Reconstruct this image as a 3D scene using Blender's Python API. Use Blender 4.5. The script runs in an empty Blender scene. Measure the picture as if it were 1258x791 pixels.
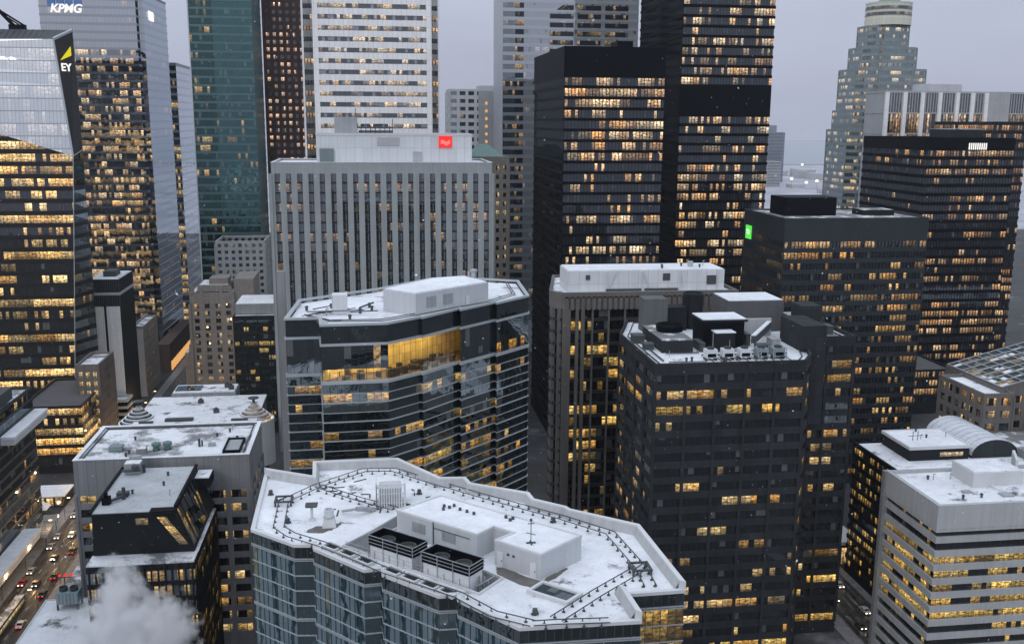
import bpy, math, random
from mathutils import Vector, Matrix
from statistics import NormalDist
rad = math.radians
SC = bpy.context.scene
COL = SC.collection
RND = random.Random(11)

# ------------------------------------------------------------------ mesh collector
class MB:
    def __init__(s):
        s.v = []; s.f = []; s.uv = []; s.mi = []
    def face(s, pts, uv=None, mi=0):
        b = len(s.v); s.v += [tuple(p) for p in pts]
        s.f.append(tuple(range(b, b + len(pts))))
        s.uv.append(uv if uv else [(p[0] * .1 + p[1] * .1, p[2] * .1) for p in pts]); s.mi.append(mi)
    def box(s, x0, x1, y0, y1, z0, z1, mi=0):
        s.prism([(x0, y0), (x1, y0), (x1, y1), (x0, y1)], z0, z1, mi)
    def prism(s, poly, z0, z1, mi=0, top=True, bottom=True, poly2=None, mtop=None):
        n = len(poly); q = poly2 or poly
        for i in range(n):
            j = (i + 1) % n
            s.face([(*poly[i], z0), (*poly[j], z0), (*q[j], z1), (*q[i], z1)], mi=mi)
        if top: s.face([(*p, z1) for p in q], mi=mi if mtop is None else mtop)
        if bottom: s.face([(*p, z0) for p in reversed(poly)], mi=mi)
    def ring(s, poly, d, z0, z1, mi=0, skip=(), inner=0.0):
        o = offset(poly, d); q = offset(poly, inner); n = len(poly)
        for i in range(n):
            if i in skip: continue
            j = (i + 1) % n
            s.face([(*o[i], z0), (*o[j], z0), (*o[j], z1), (*o[i], z1)], mi=mi)
            s.face([(*o[i], z1), (*o[j], z1), (*q[j], z1), (*q[i], z1)], mi=mi)
            s.face([(*q[i], z0), (*q[j], z0), (*o[j], z0), (*o[i], z0)], mi=mi)
            if inner < 0: s.face([(*q[j], z0), (*q[i], z0), (*q[i], z1), (*q[j], z1)], mi=mi)
    def bar(s, p, q, r, n=6, mi=0, r2=None):
        p = Vector(p); q = Vector(q); d = (q - p).normalized()
        a = d.orthogonal().normalized(); b = d.cross(a); r2 = r if r2 is None else r2
        A = [p + (a * math.cos(t) + b * math.sin(t)) * r for t in [2 * math.pi * k / n for k in range(n)]]
        B = [q + (a * math.cos(t) + b * math.sin(t)) * r2 for t in [2 * math.pi * k / n for k in range(n)]]
        for k in range(n):
            s.face([A[k], A[(k + 1) % n], B[(k + 1) % n], B[k]], mi=mi)
        s.face(list(reversed(A)), mi=mi); s.face(B, mi=mi)
    def lathe(s, c, prof, n=24, mi=0):
        for (r0, z0), (r1, z1) in zip(prof, prof[1:]):
            for k in range(n):
                t0 = 2 * math.pi * k / n; t1 = 2 * math.pi * (k + 1) / n
                P = lambda r, t, z: (c[0] + r * math.cos(t), c[1] + r * math.sin(t), z)
                if r0 < 1e-4: s.face([P(r0, t0, z0), P(r1, t1, z1), P(r1, t0, z1)], mi=mi)
                elif r1 < 1e-4: s.face([P(r0, t0, z0), P(r0, t1, z0), P(r1, t0, z1)], mi=mi)
                else: s.face([P(r0, t0, z0), P(r0, t1, z0), P(r1, t1, z1), P(r1, t0, z1)], mi=mi)
    def obox(s, c, ax, hx, hy, z0, z1, mi=0):
        """box with its long axis along the unit vector ax, half sizes hx, hy"""
        ux, uy = ax
        P = lambda a, b: (c[0] + ux * a - uy * b, c[1] + uy * a + ux * b)
        s.prism([P(-hx, -hy), P(hx, -hy), P(hx, hy), P(-hx, hy)], z0, z1, mi)
    def build(s, name, mats, parent=None, label=None, kind=None):
        me = bpy.data.meshes.new(name)
        o0 = Vector(root_of(parent)['o']) if parent is not None else Vector((0, 0, 0))
        me.from_pydata([tuple(Vector(p) - o0) for p in s.v], [], s.f)
        ul = me.uv_layers.new(name='UVMap'); k = 0
        for u in s.uv:
            for c in u:
                ul.data[k].uv = c; k += 1
        if not isinstance(mats, (list, tuple)): mats = [mats]
        for m in mats: me.materials.append(m)
        me.polygons.foreach_set('material_index', s.mi)
        me.update()
        o = bpy.data.objects.new(name, me); COL.objects.link(o)
        if parent is not None: o.parent = parent
        if label: o['label'] = label
        if kind: o['kind'] = kind
        return o

def root_of(o):
    while o.parent is not None: o = o.parent
    return o

def offset(poly, d):
    if d == 0: return list(poly)
    n = len(poly); out = []
    for i in range(n):
        a = Vector(poly[i - 1]); b = Vector(poly[i]); c = Vector(poly[(i + 1) % n])
        e1 = (b - a).normalized(); e2 = (c - b).normalized()
        n1 = Vector((e1.y, -e1.x)); n2 = Vector((e2.y, -e2.x))
        m = n1 + n2
        if m.length < 1e-3: m = n1
        m = m / max(m.dot(n1), .3)
        out.append((b.x + m.x * d, b.y + m.y * d))
    return out

def thing(name, label, cat, loc, group=None, kind=None):
    e = bpy.data.objects.new(name, None); COL.objects.link(e)
    e.empty_display_size = 1; e.location = loc; e['o'] = [float(a) for a in loc]
    e['label'] = label; e['category'] = cat
    if group: e['group'] = group
    if kind: e['kind'] = kind
    return e

def tag(o, label, cat, group=None, kind=None):
    o['label'] = label; o['category'] = cat
    if group: o['group'] = group
    if kind: o['kind'] = kind
    return o

def dup(t, loc, label=None, rotz=0, group=None):
    r = t.copy(); COL.objects.link(r); r.location = loc; r.rotation_euler = (0, 0, rotz)
    if label: r['label'] = label
    if group: r['group'] = group
    for ch in list(t.children):
        c = ch.copy(); COL.objects.link(c); c.parent = r
        for g in list(ch.children):
            q = g.copy(); COL.objects.link(q); q.parent = c
    return r

def rect(x0, x1, y0, y1): return [(x0, y0), (x1, y0), (x1, y1), (x0, y1)]

# ------------------------------------------------------------------ materials
class NT:
    def __init__(s, name):
        s.m = bpy.data.materials.new(name); s.m.use_nodes = True
        s.t = s.m.node_tree; s.t.nodes.clear()
        s.out = s.n('ShaderNodeOutputMaterial')
    def n(s, typ, **kw):
        x = s.t.nodes.new(typ)
        for k, v in kw.items(): setattr(x, k, v)
        return x
    def l(s, a, b): s.t.links.new(a, b)
    def setin(s, sock, v):
        if hasattr(v, 'is_output') or isinstance(v, bpy.types.NodeSocket): s.l(v, sock)
        else: sock.default_value = v
    def math(s, op, a, b=0.0, c=None, clamp=False):
        x = s.n('ShaderNodeMath', operation=op, use_clamp=clamp)
        s.setin(x.inputs[0], a); s.setin(x.inputs[1], b)
        if c is not None: s.setin(x.inputs[2], c)
        return x.outputs[0]
    def mix(s, f, a, b):
        x = s.n('ShaderNodeMix', data_type='RGBA'); s.setin(x.inputs[0], f)
        for i, v in ((6, a), (7, b)):
            s.setin(x.inputs[i], v if not isinstance(v, tuple) else (*v[:3], 1))
        return x.outputs[2]
    def vec(s, a, b, c=0.0):
        x = s.n('ShaderNodeCombineXYZ')
        for i, v in enumerate((a, b, c)): s.setin(x.inputs[i], v)
        return x.outputs[0]
    def white(s, v):
        x = s.n('ShaderNodeTexWhiteNoise', noise_dimensions='3D'); s.l(v, x.inputs['Vector']); return x
    def noise(s, v, scale=1.0, detail=2.0, rough=.5):
        x = s.n('ShaderNodeTexNoise'); 
        if v is not None: s.l(v, x.inputs['Vector'])
        x.inputs['Scale'].default_value = scale; x.inputs['Detail'].default_value = detail; x.inputs['Roughness'].default_value = rough
        return x
    def ramp(s, f, stops):
        x = s.n('ShaderNodeValToRGB'); s.l(f, x.inputs[0])
        e = x.color_ramp.elements
        while len(e) > len(stops): e.remove(e[-1])
        while len(e) < len(stops): e.new(.5)
        for k, (p, c) in enumerate(stops):
            e[k].position = p; e[k].color = (*c, 1) if isinstance(c, tuple) else (c, c, c, 1)
        return x.outputs[0]
    def remap(s, v, a, b, c, d):
        x = s.n('ShaderNodeMapRange'); s.l(v, x.inputs[0])
        for i, q in enumerate((a, b, c, d)): x.inputs[1 + i].default_value = q
        return x.outputs[0]

def glass(name, base=(.010, .013, .016), refl=.14, tint=(.9, .96, 1), rough=.02, lit=.3, e1=(1, .43, .07), e2=(1, .72, .34),
          strength=.8, mull=.07, mullc=(.03, .033, .036), room=5, seed=1.0, wob=.005, wave=.008, blinds=.12, blindc=(.10, .11, .11), floorw=.30, bright_lo=.15, gmax=1.0, wc=.22, flat=0.0):
    N = NT(name); m = N.m
    uv = N.n('ShaderNodeTexCoord').outputs['UV']
    sp = N.n('ShaderNodeSeparateXYZ'); N.l(uv, sp.inputs[0]); u, v = sp.outputs[0], sp.outputs[1]
    fu = N.math('FLOOR', u); fv = N.math('FLOOR', v); ru = N.math('FRACT', u); rv = N.math('FRACT', v)
    cell = N.white(N.vec(fu, fv, seed))
    fl = N.white(N.vec(3.7, fv, seed + 11.0))
    sh = N.math('MULTIPLY', fl.outputs['Value'], 9.0)
    roomid = N.math('FLOOR', N.math('DIVIDE', N.math('ADD', fu, sh), float(room)))
    rm = N.white(N.vec(roomid, fv, seed + 23.0))
    fl2 = N.white(N.vec(8.1, fv, seed + 31.0))
    wr = .70 - floorw
    sc = N.math('ADD', N.math('MULTIPLY', rm.outputs['Value'], wr), N.math('MULTIPLY', fl2.outputs['Value'], floorw))
    sc = N.math('ADD', sc, N.math('MULTIPLY', cell.outputs['Value'], wc))
    sd = math.sqrt((wr * wr + floorw * floorw + wc * wc) / 12); mean = (wr + floorw + wc) / 2
    th = mean + sd * NormalDist().inv_cdf(1 - min(max(lit, .001), .995))
    on = N.math('GREATER_THAN', sc, th)
    # what shows of the lit room: ceiling, furniture, people
    inn = N.noise(N.vec(N.math('MULTIPLY', u, 1.3), N.math('MULTIPLY', v, 5.0), seed), 1.0, 3.0, .65).outputs[0]
    inn = N.ramp(inn, [(.32, .03), (.44, .22), (.54, .62), (.66, 1.0)])
    inn = N.math('ADD', N.math('MULTIPLY', inn, 1.45 * (1 - flat)), flat)
    cx = N.n('ShaderNodeSeparateColor'); N.l(cell.outputs['Color'], cx.inputs[0])
    rx = N.n('ShaderNodeSeparateColor'); N.l(rm.outputs['Color'], rx.inputs[0])
    ceil = N.ramp(rv, [(.0, .25), (.30, .45), (.42, .85), (.74, .80), (.80, 1.3), (.93, 1.2), (1.0, .6)])
    shade = N.math('GREATER_THAN', rv, N.remap(rx.outputs[0], 0, 1, .45, 1.6))          # a blind pulled part of the way down
    ceil = N.math('MULTIPLY', ceil, N.remap(shade, 0, 1, 1.0, .55))
    st = N.math('MULTIPLY', inn, ceil)
    st = N.math('MULTIPLY', st, N.remap(rx.outputs[1], 0, 1, bright_lo, 1.25))
    st = N.math('MULTIPLY', st, N.remap(cx.outputs[1], 0, 1, .55, 1.2))
    st = N.math('MULTIPLY', st, on)
    pane = N.math('GREATER_THAN', ru, mull)
    st = N.math('MULTIPLY', N.math('MULTIPLY', st, pane), strength)
    ecol = N.mix(N.math('ADD', N.math('MULTIPLY', rx.outputs[2], .8), N.math('MULTIPLY', cx.outputs[2], .35)), e1, e2)
    bl = N.math('MULTIPLY', N.math('GREATER_THAN', cx.outputs[0], 1 - blinds), N.math('GREATER_THAN', rv, N.remap(rx.outputs[0], 0, 1, 0, .8)))
    col = N.mix(bl, base, blindc)
    col = N.mix(pane, mullc, col)
    # every pane is hung a little out of true
    g = N.n('ShaderNodeNewGeometry'); oc = N.n('ShaderNodeTexCoord').outputs['Object']
    def vm(op, a, b):
        x = N.n('ShaderNodeVectorMath', operation=op); N.setin(x.inputs[0], a)
        if op == 'SCALE': N.setin(x.inputs['Scale'], b)
        else: N.setin(x.inputs[1], b)
        return x.outputs[0]
    t1 = vm('SCALE', vm('SUBTRACT', cell.outputs['Color'], (.5, .5, .5)), wob)
    t2 = vm('SCALE', vm('SUBTRACT', N.noise(oc, .35, 2.0).outputs['Color'], (.5, .5, .5)), wave)
    nrm = vm('NORMALIZE', vm('ADD', vm('ADD', g.outputs['Normal'], t1), t2), (0, 0, 0))
    d = N.n('ShaderNodeBsdfDiffuse'); N.setin(d.inputs[0], col)
    e = N.n('ShaderNodeEmission'); N.l(ecol, e.inputs[0]); N.l(st, e.inputs[1])
    ad = N.n('ShaderNodeAddShader'); N.l(d.outputs[0], ad.inputs[0]); N.l(e.outputs[0], ad.inputs[1])
    gl = N.n('ShaderNodeBsdfGlossy'); gl.inputs[0].default_value = (*tint, 1); gl.inputs['Roughness'].default_value = rough; N.l(nrm, gl.inputs['Normal'])
    fr = N.n('ShaderNodeFresnel'); fr.inputs[0].default_value = 1.45
    fac = N.remap(fr.outputs[0], .034, 1, refl, gmax)
    fac = N.math('MULTIPLY', fac, N.remap(pane, 0, 1, .4, 1))
    mx = N.n('ShaderNodeMixShader'); N.l(fac, mx.inputs[0]); N.l(ad.outputs[0], mx.inputs[1]); N.l(gl.outputs[0], mx.inputs[2])
    N.l(mx.outputs[0], N.out.inputs[0])
    m.cycles.emission_sampling = 'NONE'
    return m

def surf(name, color, rough=.8, var=.18, scale=.12, streak=.25, metal=0.0, spec=.3, bump=.0, panel=None):
    """weathered opaque surface: broad mottling, rain streaks, optional panel joints (width, height) in metres"""
    N = NT(name); m = N.m
    oc = N.n('ShaderNodeTexCoord').outputs['Object']
    n1 = N.noise(oc, scale, 4.0, .6).outputs[0]
    mp = N.n('ShaderNodeMapping'); mp.inputs['Scale'].default_value = (1.1, 1.1, .03); N.l(oc, mp.inputs[0])
    n2 = N.noise(mp.outputs[0], 1.0, 3.0, .6).outputs[0]
    n3 = N.noise(oc, 3.0, 2.0).outputs[0]
    f = N.math('ADD', N.math('MULTIPLY', N.math('SUBTRACT', n1, .5), var * 3), N.math('MULTIPLY', N.math('SUBTRACT', n2, .5), streak * 2))
    f = N.math('ADD', f, N.math('MULTIPLY', N.math('SUBTRACT', n3, .5), var * .7))
    f = N.math('ADD', f, 1.0)
    if panel:
        sp = N.n('ShaderNodeSeparateXYZ'); N.l(oc, sp.inputs[0])
        a = N.math('FRACT', N.math('DIVIDE', N.math('ADD', sp.outputs[0], N.math('MULTIPLY', sp.outputs[1], 1.0)), panel[0]))
        b = N.math('FRACT', N.math('DIVIDE', sp.outputs[2], panel[1]))
        j = N.math('MINIMUM', N.math('GREATER_THAN', a, .1 / panel[0]), N.math('GREATER_THAN', b, .1 / panel[1]))
        f = N.math('MULTIPLY', f, N.remap(j, 0, 1, .6, 1))
        wn = N.white(N.vec(N.math('FLOOR', N.math('DIVIDE', N.math('ADD', sp.outputs[0], sp.outputs[1]), panel[0])), N.math('FLOOR', N.math('DIVIDE', sp.outputs[2], panel[1])), 5.0))
        f = N.math('MULTIPLY', f, N.remap(wn.outputs['Value'], 0, 1, 1 - var * .7, 1 + var * .5))
    x = N.n('ShaderNodeVectorMath', operation='SCALE'); x.inputs[0].default_value = color; N.l(f, x.inputs['Scale'])
    p = N.n('ShaderNodeBsdfPrincipled'); N.l(x.outputs[0], p.inputs['Base Color'])
    p.inputs['Roughness'].default_value = rough; p.inputs['Metallic'].default_value = metal; p.inputs['Specular IOR Level'].default_value = spec
    if bump:
        bp = N.n('ShaderNodeBump'); bp.inputs['Strength'].default_value = bump; N.l(n3, bp.inputs['Height']); N.l(bp.outputs[0], p.inputs['Normal'])
    N.l(p.outputs[0], N.out.inputs[0])
    return m

def snow(name, bare=.25, color=(.84, .86, .90), under=(.13, .13, .13), scale=.18, seed=0.0):
    """roof snow, worn through to the roofing in patches; footprints and drift ripples"""
    N = NT(name); m = N.m
    oc = N.n('ShaderNodeTexCoord').outputs['Object']
    mp = N.n('ShaderNodeMapping'); mp.inputs['Location'].default_value = (seed * 7.3, seed * 3.1, seed); N.l(oc, mp.inputs[0]); v = mp.outputs[0]
    a = N.noise(v, scale, 5.0, .62).outputs[0]; b = N.noise(v, 1.6, 3.0, .6).outputs[0]
    c = N.math('ADD', N.math('MULTIPLY', a, .8), N.math('MULTIPLY', b, .2))
    t = .5 + .17 * (bare - .5) * 2
    f = N.remap(c, t - .05, t + .05, 0, 1)
    tone = N.math('MULTIPLY', N.remap(N.noise(v, .5, 4.0, .6).outputs[0], .3, .7, .84, 1.0), N.remap(N.noise(v, .07, 3.0, .6).outputs[0], .3, .7, .82, 1.04))
    foot = N.math('GREATER_THAN', N.noise(v, 2.6, 1.0, .5).outputs[0], .70); tone = N.math('MULTIPLY', tone, N.remap(foot, 0, 1, 1, .72))
    x = N.n('ShaderNodeVectorMath', operation='SCALE'); x.inputs[0].default_value = color; N.l(tone, x.inputs['Scale'])
    col = N.mix(f, under, x.outputs[0])
    p = N.n('ShaderNodeBsdfPrincipled'); N.l(col, p.inputs['Base Color']); p.inputs['Roughness'].default_value = .75; p.inputs['Specular IOR Level'].default_value = .25
    bp = N.n('ShaderNodeBump'); bp.inputs['Strength'].default_value = .5; bp.inputs['Distance'].default_value = .25
    hb = N.math('ADD', N.math('MULTIPLY', N.noise(v, .9, 4.0, .6).outputs[0], 1.0), N.math('MULTIPLY', f, .5))
    N.l(hb, bp.inputs['Height']); N.l(bp.outputs[0], p.inputs['Normal'])
    N.l(p.outputs[0], N.out.inputs[0])
    return m

def clear_glass(name, tint=(.8, .9, .95), refl=.12, pitch=(.02, .06, .065)):
    """a pane one sees the lit room through, mullions every u = 1"""
    N = NT(name); uv = N.n('ShaderNodeTexCoord').outputs['UV']; sp = N.n('ShaderNodeSeparateXYZ'); N.l(uv, sp.inputs[0])
    t = N.n('ShaderNodeBsdfTransparent'); t.inputs[0].default_value = (.85, .84, .80, 1)
    g = N.n('ShaderNodeBsdfGlossy'); g.inputs[0].default_value = (*tint, 1); g.inputs['Roughness'].default_value = .02
    fr = N.n('ShaderNodeFresnel'); fac = N.remap(fr.outputs[0], .034, 1, refl, 1)
    m = N.n('ShaderNodeMixShader'); N.l(fac, m.inputs[0]); N.l(t.outputs[0], m.inputs[1]); N.l(g.outputs[0], m.inputs[2])
    d = N.n('ShaderNodeBsdfDiffuse'); d.inputs[0].default_value = (.03, .03, .03, 1)
    m2 = N.n('ShaderNodeMixShader'); N.l(N.math('GREATER_THAN', N.math('FRACT', sp.outputs[0]), .07), m2.inputs[0]); N.l(d.outputs[0], m2.inputs[1]); N.l(m.outputs[0], m2.inputs[2])
    N.l(m2.outputs[0], N.out.inputs[0]); return N.m

def lamp(name, color, strength):
    N = NT(name)
    e = N.n('ShaderNodeEmission'); e.inputs[0].default_value = (*color, 1); e.inputs[1].default_value = strength
    N.l(e.outputs[0], N.out.inputs[0]); N.m.cycles.emission_sampling = 'NONE'
    return N.m

# ------------------------------------------------------------------ buildings
def glass_band(poly, z0, z1, k, pane, skip=(), fins=None, mats=None, dep=.1):
    mb = MB(); n = len(poly)
    for i in range(n):
        if i in skip: continue
        j = (i + 1) % n
        a, b = Vector(poly[i]), Vector(poly[j]); L = (b - a).length
        if L < .05: continue
        c = max(1, round(L / pane)); u0 = 60 * i
        mi = mats.get(i, 0) if mats else 0
        mb.face([(*a, z0), (*b, z0), (*b, z1), (*a, z1)], [(u0, k + .02), (u0 + c, k + .02), (u0 + c, k + .98), (u0, k + .98)], mi)
        if fins is not None:
            d = (b - a) / L; nn = Vector((d.y, -d.x))
            for q in range(c + 1):
                p = a + d * (L * q / c)
                P = lambda s, t: (p.x + d.x * s + nn.x * t, p.y + d.y * s + nn.y * t)
                mb.prism([P(-.04, dep), P(-.04, 0), P(.04, 0), P(.04, dep)][::-1], z0, z1, fins, top=False, bottom=False)
    return mb

def tower(name, label, cat, poly, zt, fh, gh, wall, gl, pane=1.6, d=.3, zlo=0.0, crown=2.0, ph=1.0, deck=None, piers=None,
          skip=(), root=None, emats=None, fins=None, over=None, group=None, mode='band', zbase=0.0, bands='window_band', gap=None, thin=None, coping=None, hidden=(), spm=None):
    """floors counted down from the roof; glass plane = footprint, wall stands d proud of it"""
    cx = sum(p[0] for p in poly) / len(poly); cy = sum(p[1] for p in poly) / len(poly)
    r = root or thing(name, label, cat, (cx, cy, zbase), group)
    w = MB(); sp = MB() if spm else w; z = zt - crown; k = 0; cells = []
    for i in hidden:
        q, q2 = poly[i], poly[(i + 1) % len(poly)]; w.face([(*q, zbase), (*q2, zbase), (*q2, zt - .5), (*q, zt - .5)])
    if piers and abs(piers[2] - d) < .02: piers = (piers[0], piers[1], d + .06) + tuple(piers[3:])
    w.ring(poly, d, z, zt, inner=-.4)
    gmats = [gl] if not isinstance(gl, (list, tuple)) else list(gl)
    while z - fh > max(zlo, zbase):
        if gap and gap[1] >= z > gap[0]:
            w.ring(poly, d, z - fh, z, skip=())
            z -= fh; k += 1; continue
        fm = over(k) if over else None
        mm = [fm] + gmats[1:] if fm else gmats
        if mode == 'band':
            mb = glass_band(poly, z - gh, z, k, pane, skip=hidden, fins=fins, mats=emats)
            mb.build(bands, mm, r)
        else:
            cells.append((z - gh, z, k))
        th = thin(k) if thin else fh - gh
        sp.ring(poly, d, z - fh, z - fh + th, skip=tuple(skip) + (tuple(hidden) if spm else ()))
        z -= fh; k += 1
    zb = z
    if mode == 'cell':
        quads = []
        for i in range(len(poly)):
            if i in hidden: continue
            a, b = Vector(poly[i]), Vector(poly[(i + 1) % len(poly)]); L = (b - a).length
            if L < 1: continue
            dd = (b - a) / L; c = max(1, round(L / piers[0]))
            for (q0, q1, kk) in cells:
                for q in range(c):
                    s0 = L * q / c + piers[1] / 2; s1 = L * (q + 1) / c - piers[1] / 2
                    p0 = a + dd * s0; p1 = a + dd * s1
                    quads.append((((p0 + p1) / 2).length + abs(q0 - 150) * .3 - (40 if dd.x > .7 else 0), p0, p1, q0, q1, i * 60 + q * 2, kk))
        quads.sort(key=lambda t: t[0])
        rest = MB()
        for t, (_, p0, p1, q0, q1, u, kk) in enumerate(quads):
            m = MB() if t < 96 else rest
            m.face([(*p0, q0), (*p1, q0), (*p1, q1), (*p0, q1)], [(u + .15, kk + .02), (u + 1.9, kk + .02), (u + 1.9, kk + .98), (u + .15, kk + .98)])
            if t < 96: m.build('window', gmats, r)
        if rest.f: rest.build('windows', gmats, r, kind='stuff')
        # backing behind the openings
        w.prism(offset(poly, -.05), zb, zt - crown, top=False, bottom=False)
    if piers:
        sx, sw, sd = piers[:3]; only = piers[3] if len(piers) > 3 else None
        for i in range(len(poly)):
            if only is not None and i not in only: continue
            a, b = Vector(poly[i]), Vector(poly[(i + 1) % len(poly)]); L = (b - a).length
            if L < 1: continue
            dd = (b - a) / L; nn = Vector((dd.y, -dd.x)); c = max(1, round(L / sx))
            for q in range(c + 1):
                p = a + dd * (L * q / c)
                P = lambda s, t: (p.x + dd.x * s + nn.x * t, p.y + dd.y * s + nn.y * t)
                w.prism([P(-sw / 2, sd), P(sw / 2, sd), P(sw / 2, -.05), P(-sw / 2, -.05)][::-1], zb, zt - crown + .004, top=True, bottom=False)
    if zb > zbase + .1: w.prism(offset(poly, d), zbase, zb, top=False, bottom=False)
    w.build('wall', wall, r)
    if spm: sp.build('spandrel', spm, r)
    if coping is not None:
        c = MB(); c.ring(poly, d + .12, zt + .003, zt + .22, inner=-.55); c.build('parapet_cap', coping, r)
    if deck is not None:
        dk = MB(); pp = offset(poly, -.41); dk.prism(pp, zt - ph - .3, zt - ph, bottom=False); dk.build('roof_deck', deck, r)
    return r

def pbox(root, name, x0, x1, y0, y1, z0, z1, m, top=None, label=None):
    """a box part with a slightly overhanging cap and a snow-covered top"""
    b = MB(); b.box(x0, x1, y0, y1, z0, z1); b.build(name, m, root, label)
    if top is not None:
        c = MB(); e = .25; c.box(x0 + e, x1 - e, y0 + e, y1 - e, z1 + .003, z1 + .18); c.build('snow_cover', top, root)

def text_mesh(name, body, size, m, parent, loc, rot, shear=0.0, bold=0.0, ext=.15):
    cu = bpy.data.curves.new(name, 'FONT'); cu.body = body; cu.size = size; cu.shear = shear; cu.offset = bold; cu.extrude = ext
    cu.align_x = 'CENTER'; cu.align_y = 'CENTER'
    t = bpy.data.objects.new(name, cu); COL.objects.link(t)
    dg = bpy.context.evaluated_depsgraph_get(); me = bpy.data.meshes.new_from_object(t.evaluated_get(dg))
    bpy.data.objects.remove(t)
    me.materials.clear(); me.materials.append(m)
    o = bpy.data.objects.new(name, me); COL.objects.link(o)
    o.rotation_euler = rot
    o0 = Vector(root_of(parent)['o']) if parent is not None else Vector((0, 0, 0))
    o.location = Vector(loc) - o0
    if parent is not None: o.parent = parent
    return o

# ------------------------------------------------------------------ camera, sky, air
def make_camera():
    yaw, pit, roll = rad(7.8), rad(11.34), rad(.36)
    f = Vector((math.sin(yaw) * math.cos(pit), math.cos(yaw) * math.cos(pit), -math.sin(pit)))
    r0 = Vector((math.cos(yaw), -math.sin(yaw), 0)); u0 = r0.cross(f)
    r = r0 * math.cos(roll) + u0 * math.sin(roll); u = r.cross(f)
    cd = bpy.data.cameras.new('camera'); c = bpy.data.objects.new('camera', cd); COL.objects.link(c)
    cd.sensor_width = 36; cd.lens = 35.0; cd.clip_start = .5; cd.clip_end = 20000
    c.matrix_world = Matrix(((r.x, u.x, -f.x, 0), (r.y, u.y, -f.y, 0), (r.z, u.z, -f.z, 150), (0, 0, 0, 1)))
    SC.camera = c
make_camera()

W = bpy.data.worlds.new('World'); SC.world = W; W.use_nodes = True
t = W.node_tree; t.nodes.clear()
o = t.nodes.new('ShaderNodeOutputWorld'); bg = t.nodes.new('ShaderNodeBackground'); bg.inputs[1].default_value = .1
sky = t.nodes.new('ShaderNodeTexSky'); sky.sky_type = 'NISHITA'; sky.sun_disc = False
SUN_EL, SUN_ROT = rad(28), rad(215)
sky.sun_elevation = SUN_EL; sky.sun_rotation = SUN_ROT; sky.dust_density = 4; sky.altitude = 150
tc = t.nodes.new('ShaderNodeTexCoord'); sx = t.nodes.new('ShaderNodeSeparateXYZ'); t.links.new(tc.outputs['Generated'], sx.inputs[0])
mr = t.nodes.new('ShaderNodeMapRange'); t.links.new(sx.outputs[2], mr.inputs[0]); mr.inputs[1].default_value = 0; mr.inputs[2].default_value = 1
cr = t.nodes.new('ShaderNodeValToRGB'); t.links.new(mr.outputs[0], cr.inputs[0])
e = cr.color_ramp.elements; e[0].position = 0; e[0].color = (.432, .456, .586, 1); e[1].position = .8; e[1].color = (1.10, 1.22, 1.40, 1)
nz = t.nodes.new('ShaderNodeTexNoise'); nz.inputs['Scale'].default_value = 2.2; nz.inputs['Detail'].default_value = 5
mp = t.nodes.new('ShaderNodeMapping'); mp.inputs['Scale'].default_value = (1, 1, 4); t.links.new(tc.outputs['Generated'], mp.inputs[0]); t.links.new(mp.outputs[0], nz.inputs[0])
mr2 = t.nodes.new('ShaderNodeMapRange'); t.links.new(nz.outputs[0], mr2.inputs[0])
for i, q in enumerate((.3, .7, 8.9, 10.7)): mr2.inputs[1 + i].default_value = q
vs = t.nodes.new('ShaderNodeVectorMath'); vs.operation = 'SCALE'; t.links.new(cr.outputs[0], vs.inputs[0]); t.links.new(mr2.outputs[0], vs.inputs['Scale'])
mx = t.nodes.new('ShaderNodeMix'); mx.data_type = 'RGBA'; mx.inputs[0].default_value = .93      # a thick cloud deck over the clear sky
t.links.new(sky.outputs[0], mx.inputs[6]); t.links.new(vs.outputs[0], mx.inputs[7]); t.links.new(mx.outputs[2], bg.inputs[0]); t.links.new(bg.outputs[0], o.inputs[0])

sl = bpy.data.lights.new('sun', 'SUN'); sl.energy = .5; sl.angle = rad(30); sl.color = (1, .97, .94)
so = bpy.data.objects.new('sun', sl); COL.objects.link(so)
sd = Vector((math.sin(SUN_ROT) * math.cos(SUN_EL), math.cos(SUN_ROT) * math.cos(SUN_EL), math.sin(SUN_EL)))
so.rotation_euler = sd.to_track_quat('Z', 'Y').to_euler(); so.location = sd * 600

SC.view_settings.view_transform = 'Standard'; SC.view_settings.look = 'None'
SC.view_settings.exposure = 0; SC.view_settings.gamma = 1; SC.view_settings.use_curve_mapping = False
SC.cycles.max_bounces = 26; SC.cycles.glossy_bounces = 4; SC.cycles.diffuse_bounces = 2; SC.cycles.volume_bounces = 24; SC.cycles.transparent_max_bounces = 6
SC.cycles.use_denoising = True; SC.cycles.sample_clamp_indirect = 3
SC.cycles.volume_step_rate = 1.0; SC.cycles.use_adaptive_sampling = True

def volume(name, density, color, noise=None):
    N = NT(name); v = N.n('ShaderNodeVolumePrincipled')
    v.inputs['Color'].default_value = (*color, 1); v.inputs['Density'].default_value = density; v.inputs['Anisotropy'].default_value = 0.0
    N.l(v.outputs[0], N.out.inputs['Volume']); return N, v
HZ = .00003
N, v = volume('haze_air', HZ, (.90, .92, .98))
hz = MB(); hz.box(-3600, 5600, -420, 9000, -2, 300)
haze = hz.build('haze', N.m); haze['kind'] = 'stuff'; haze['label'] = 'thin winter haze over the city'

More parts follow.
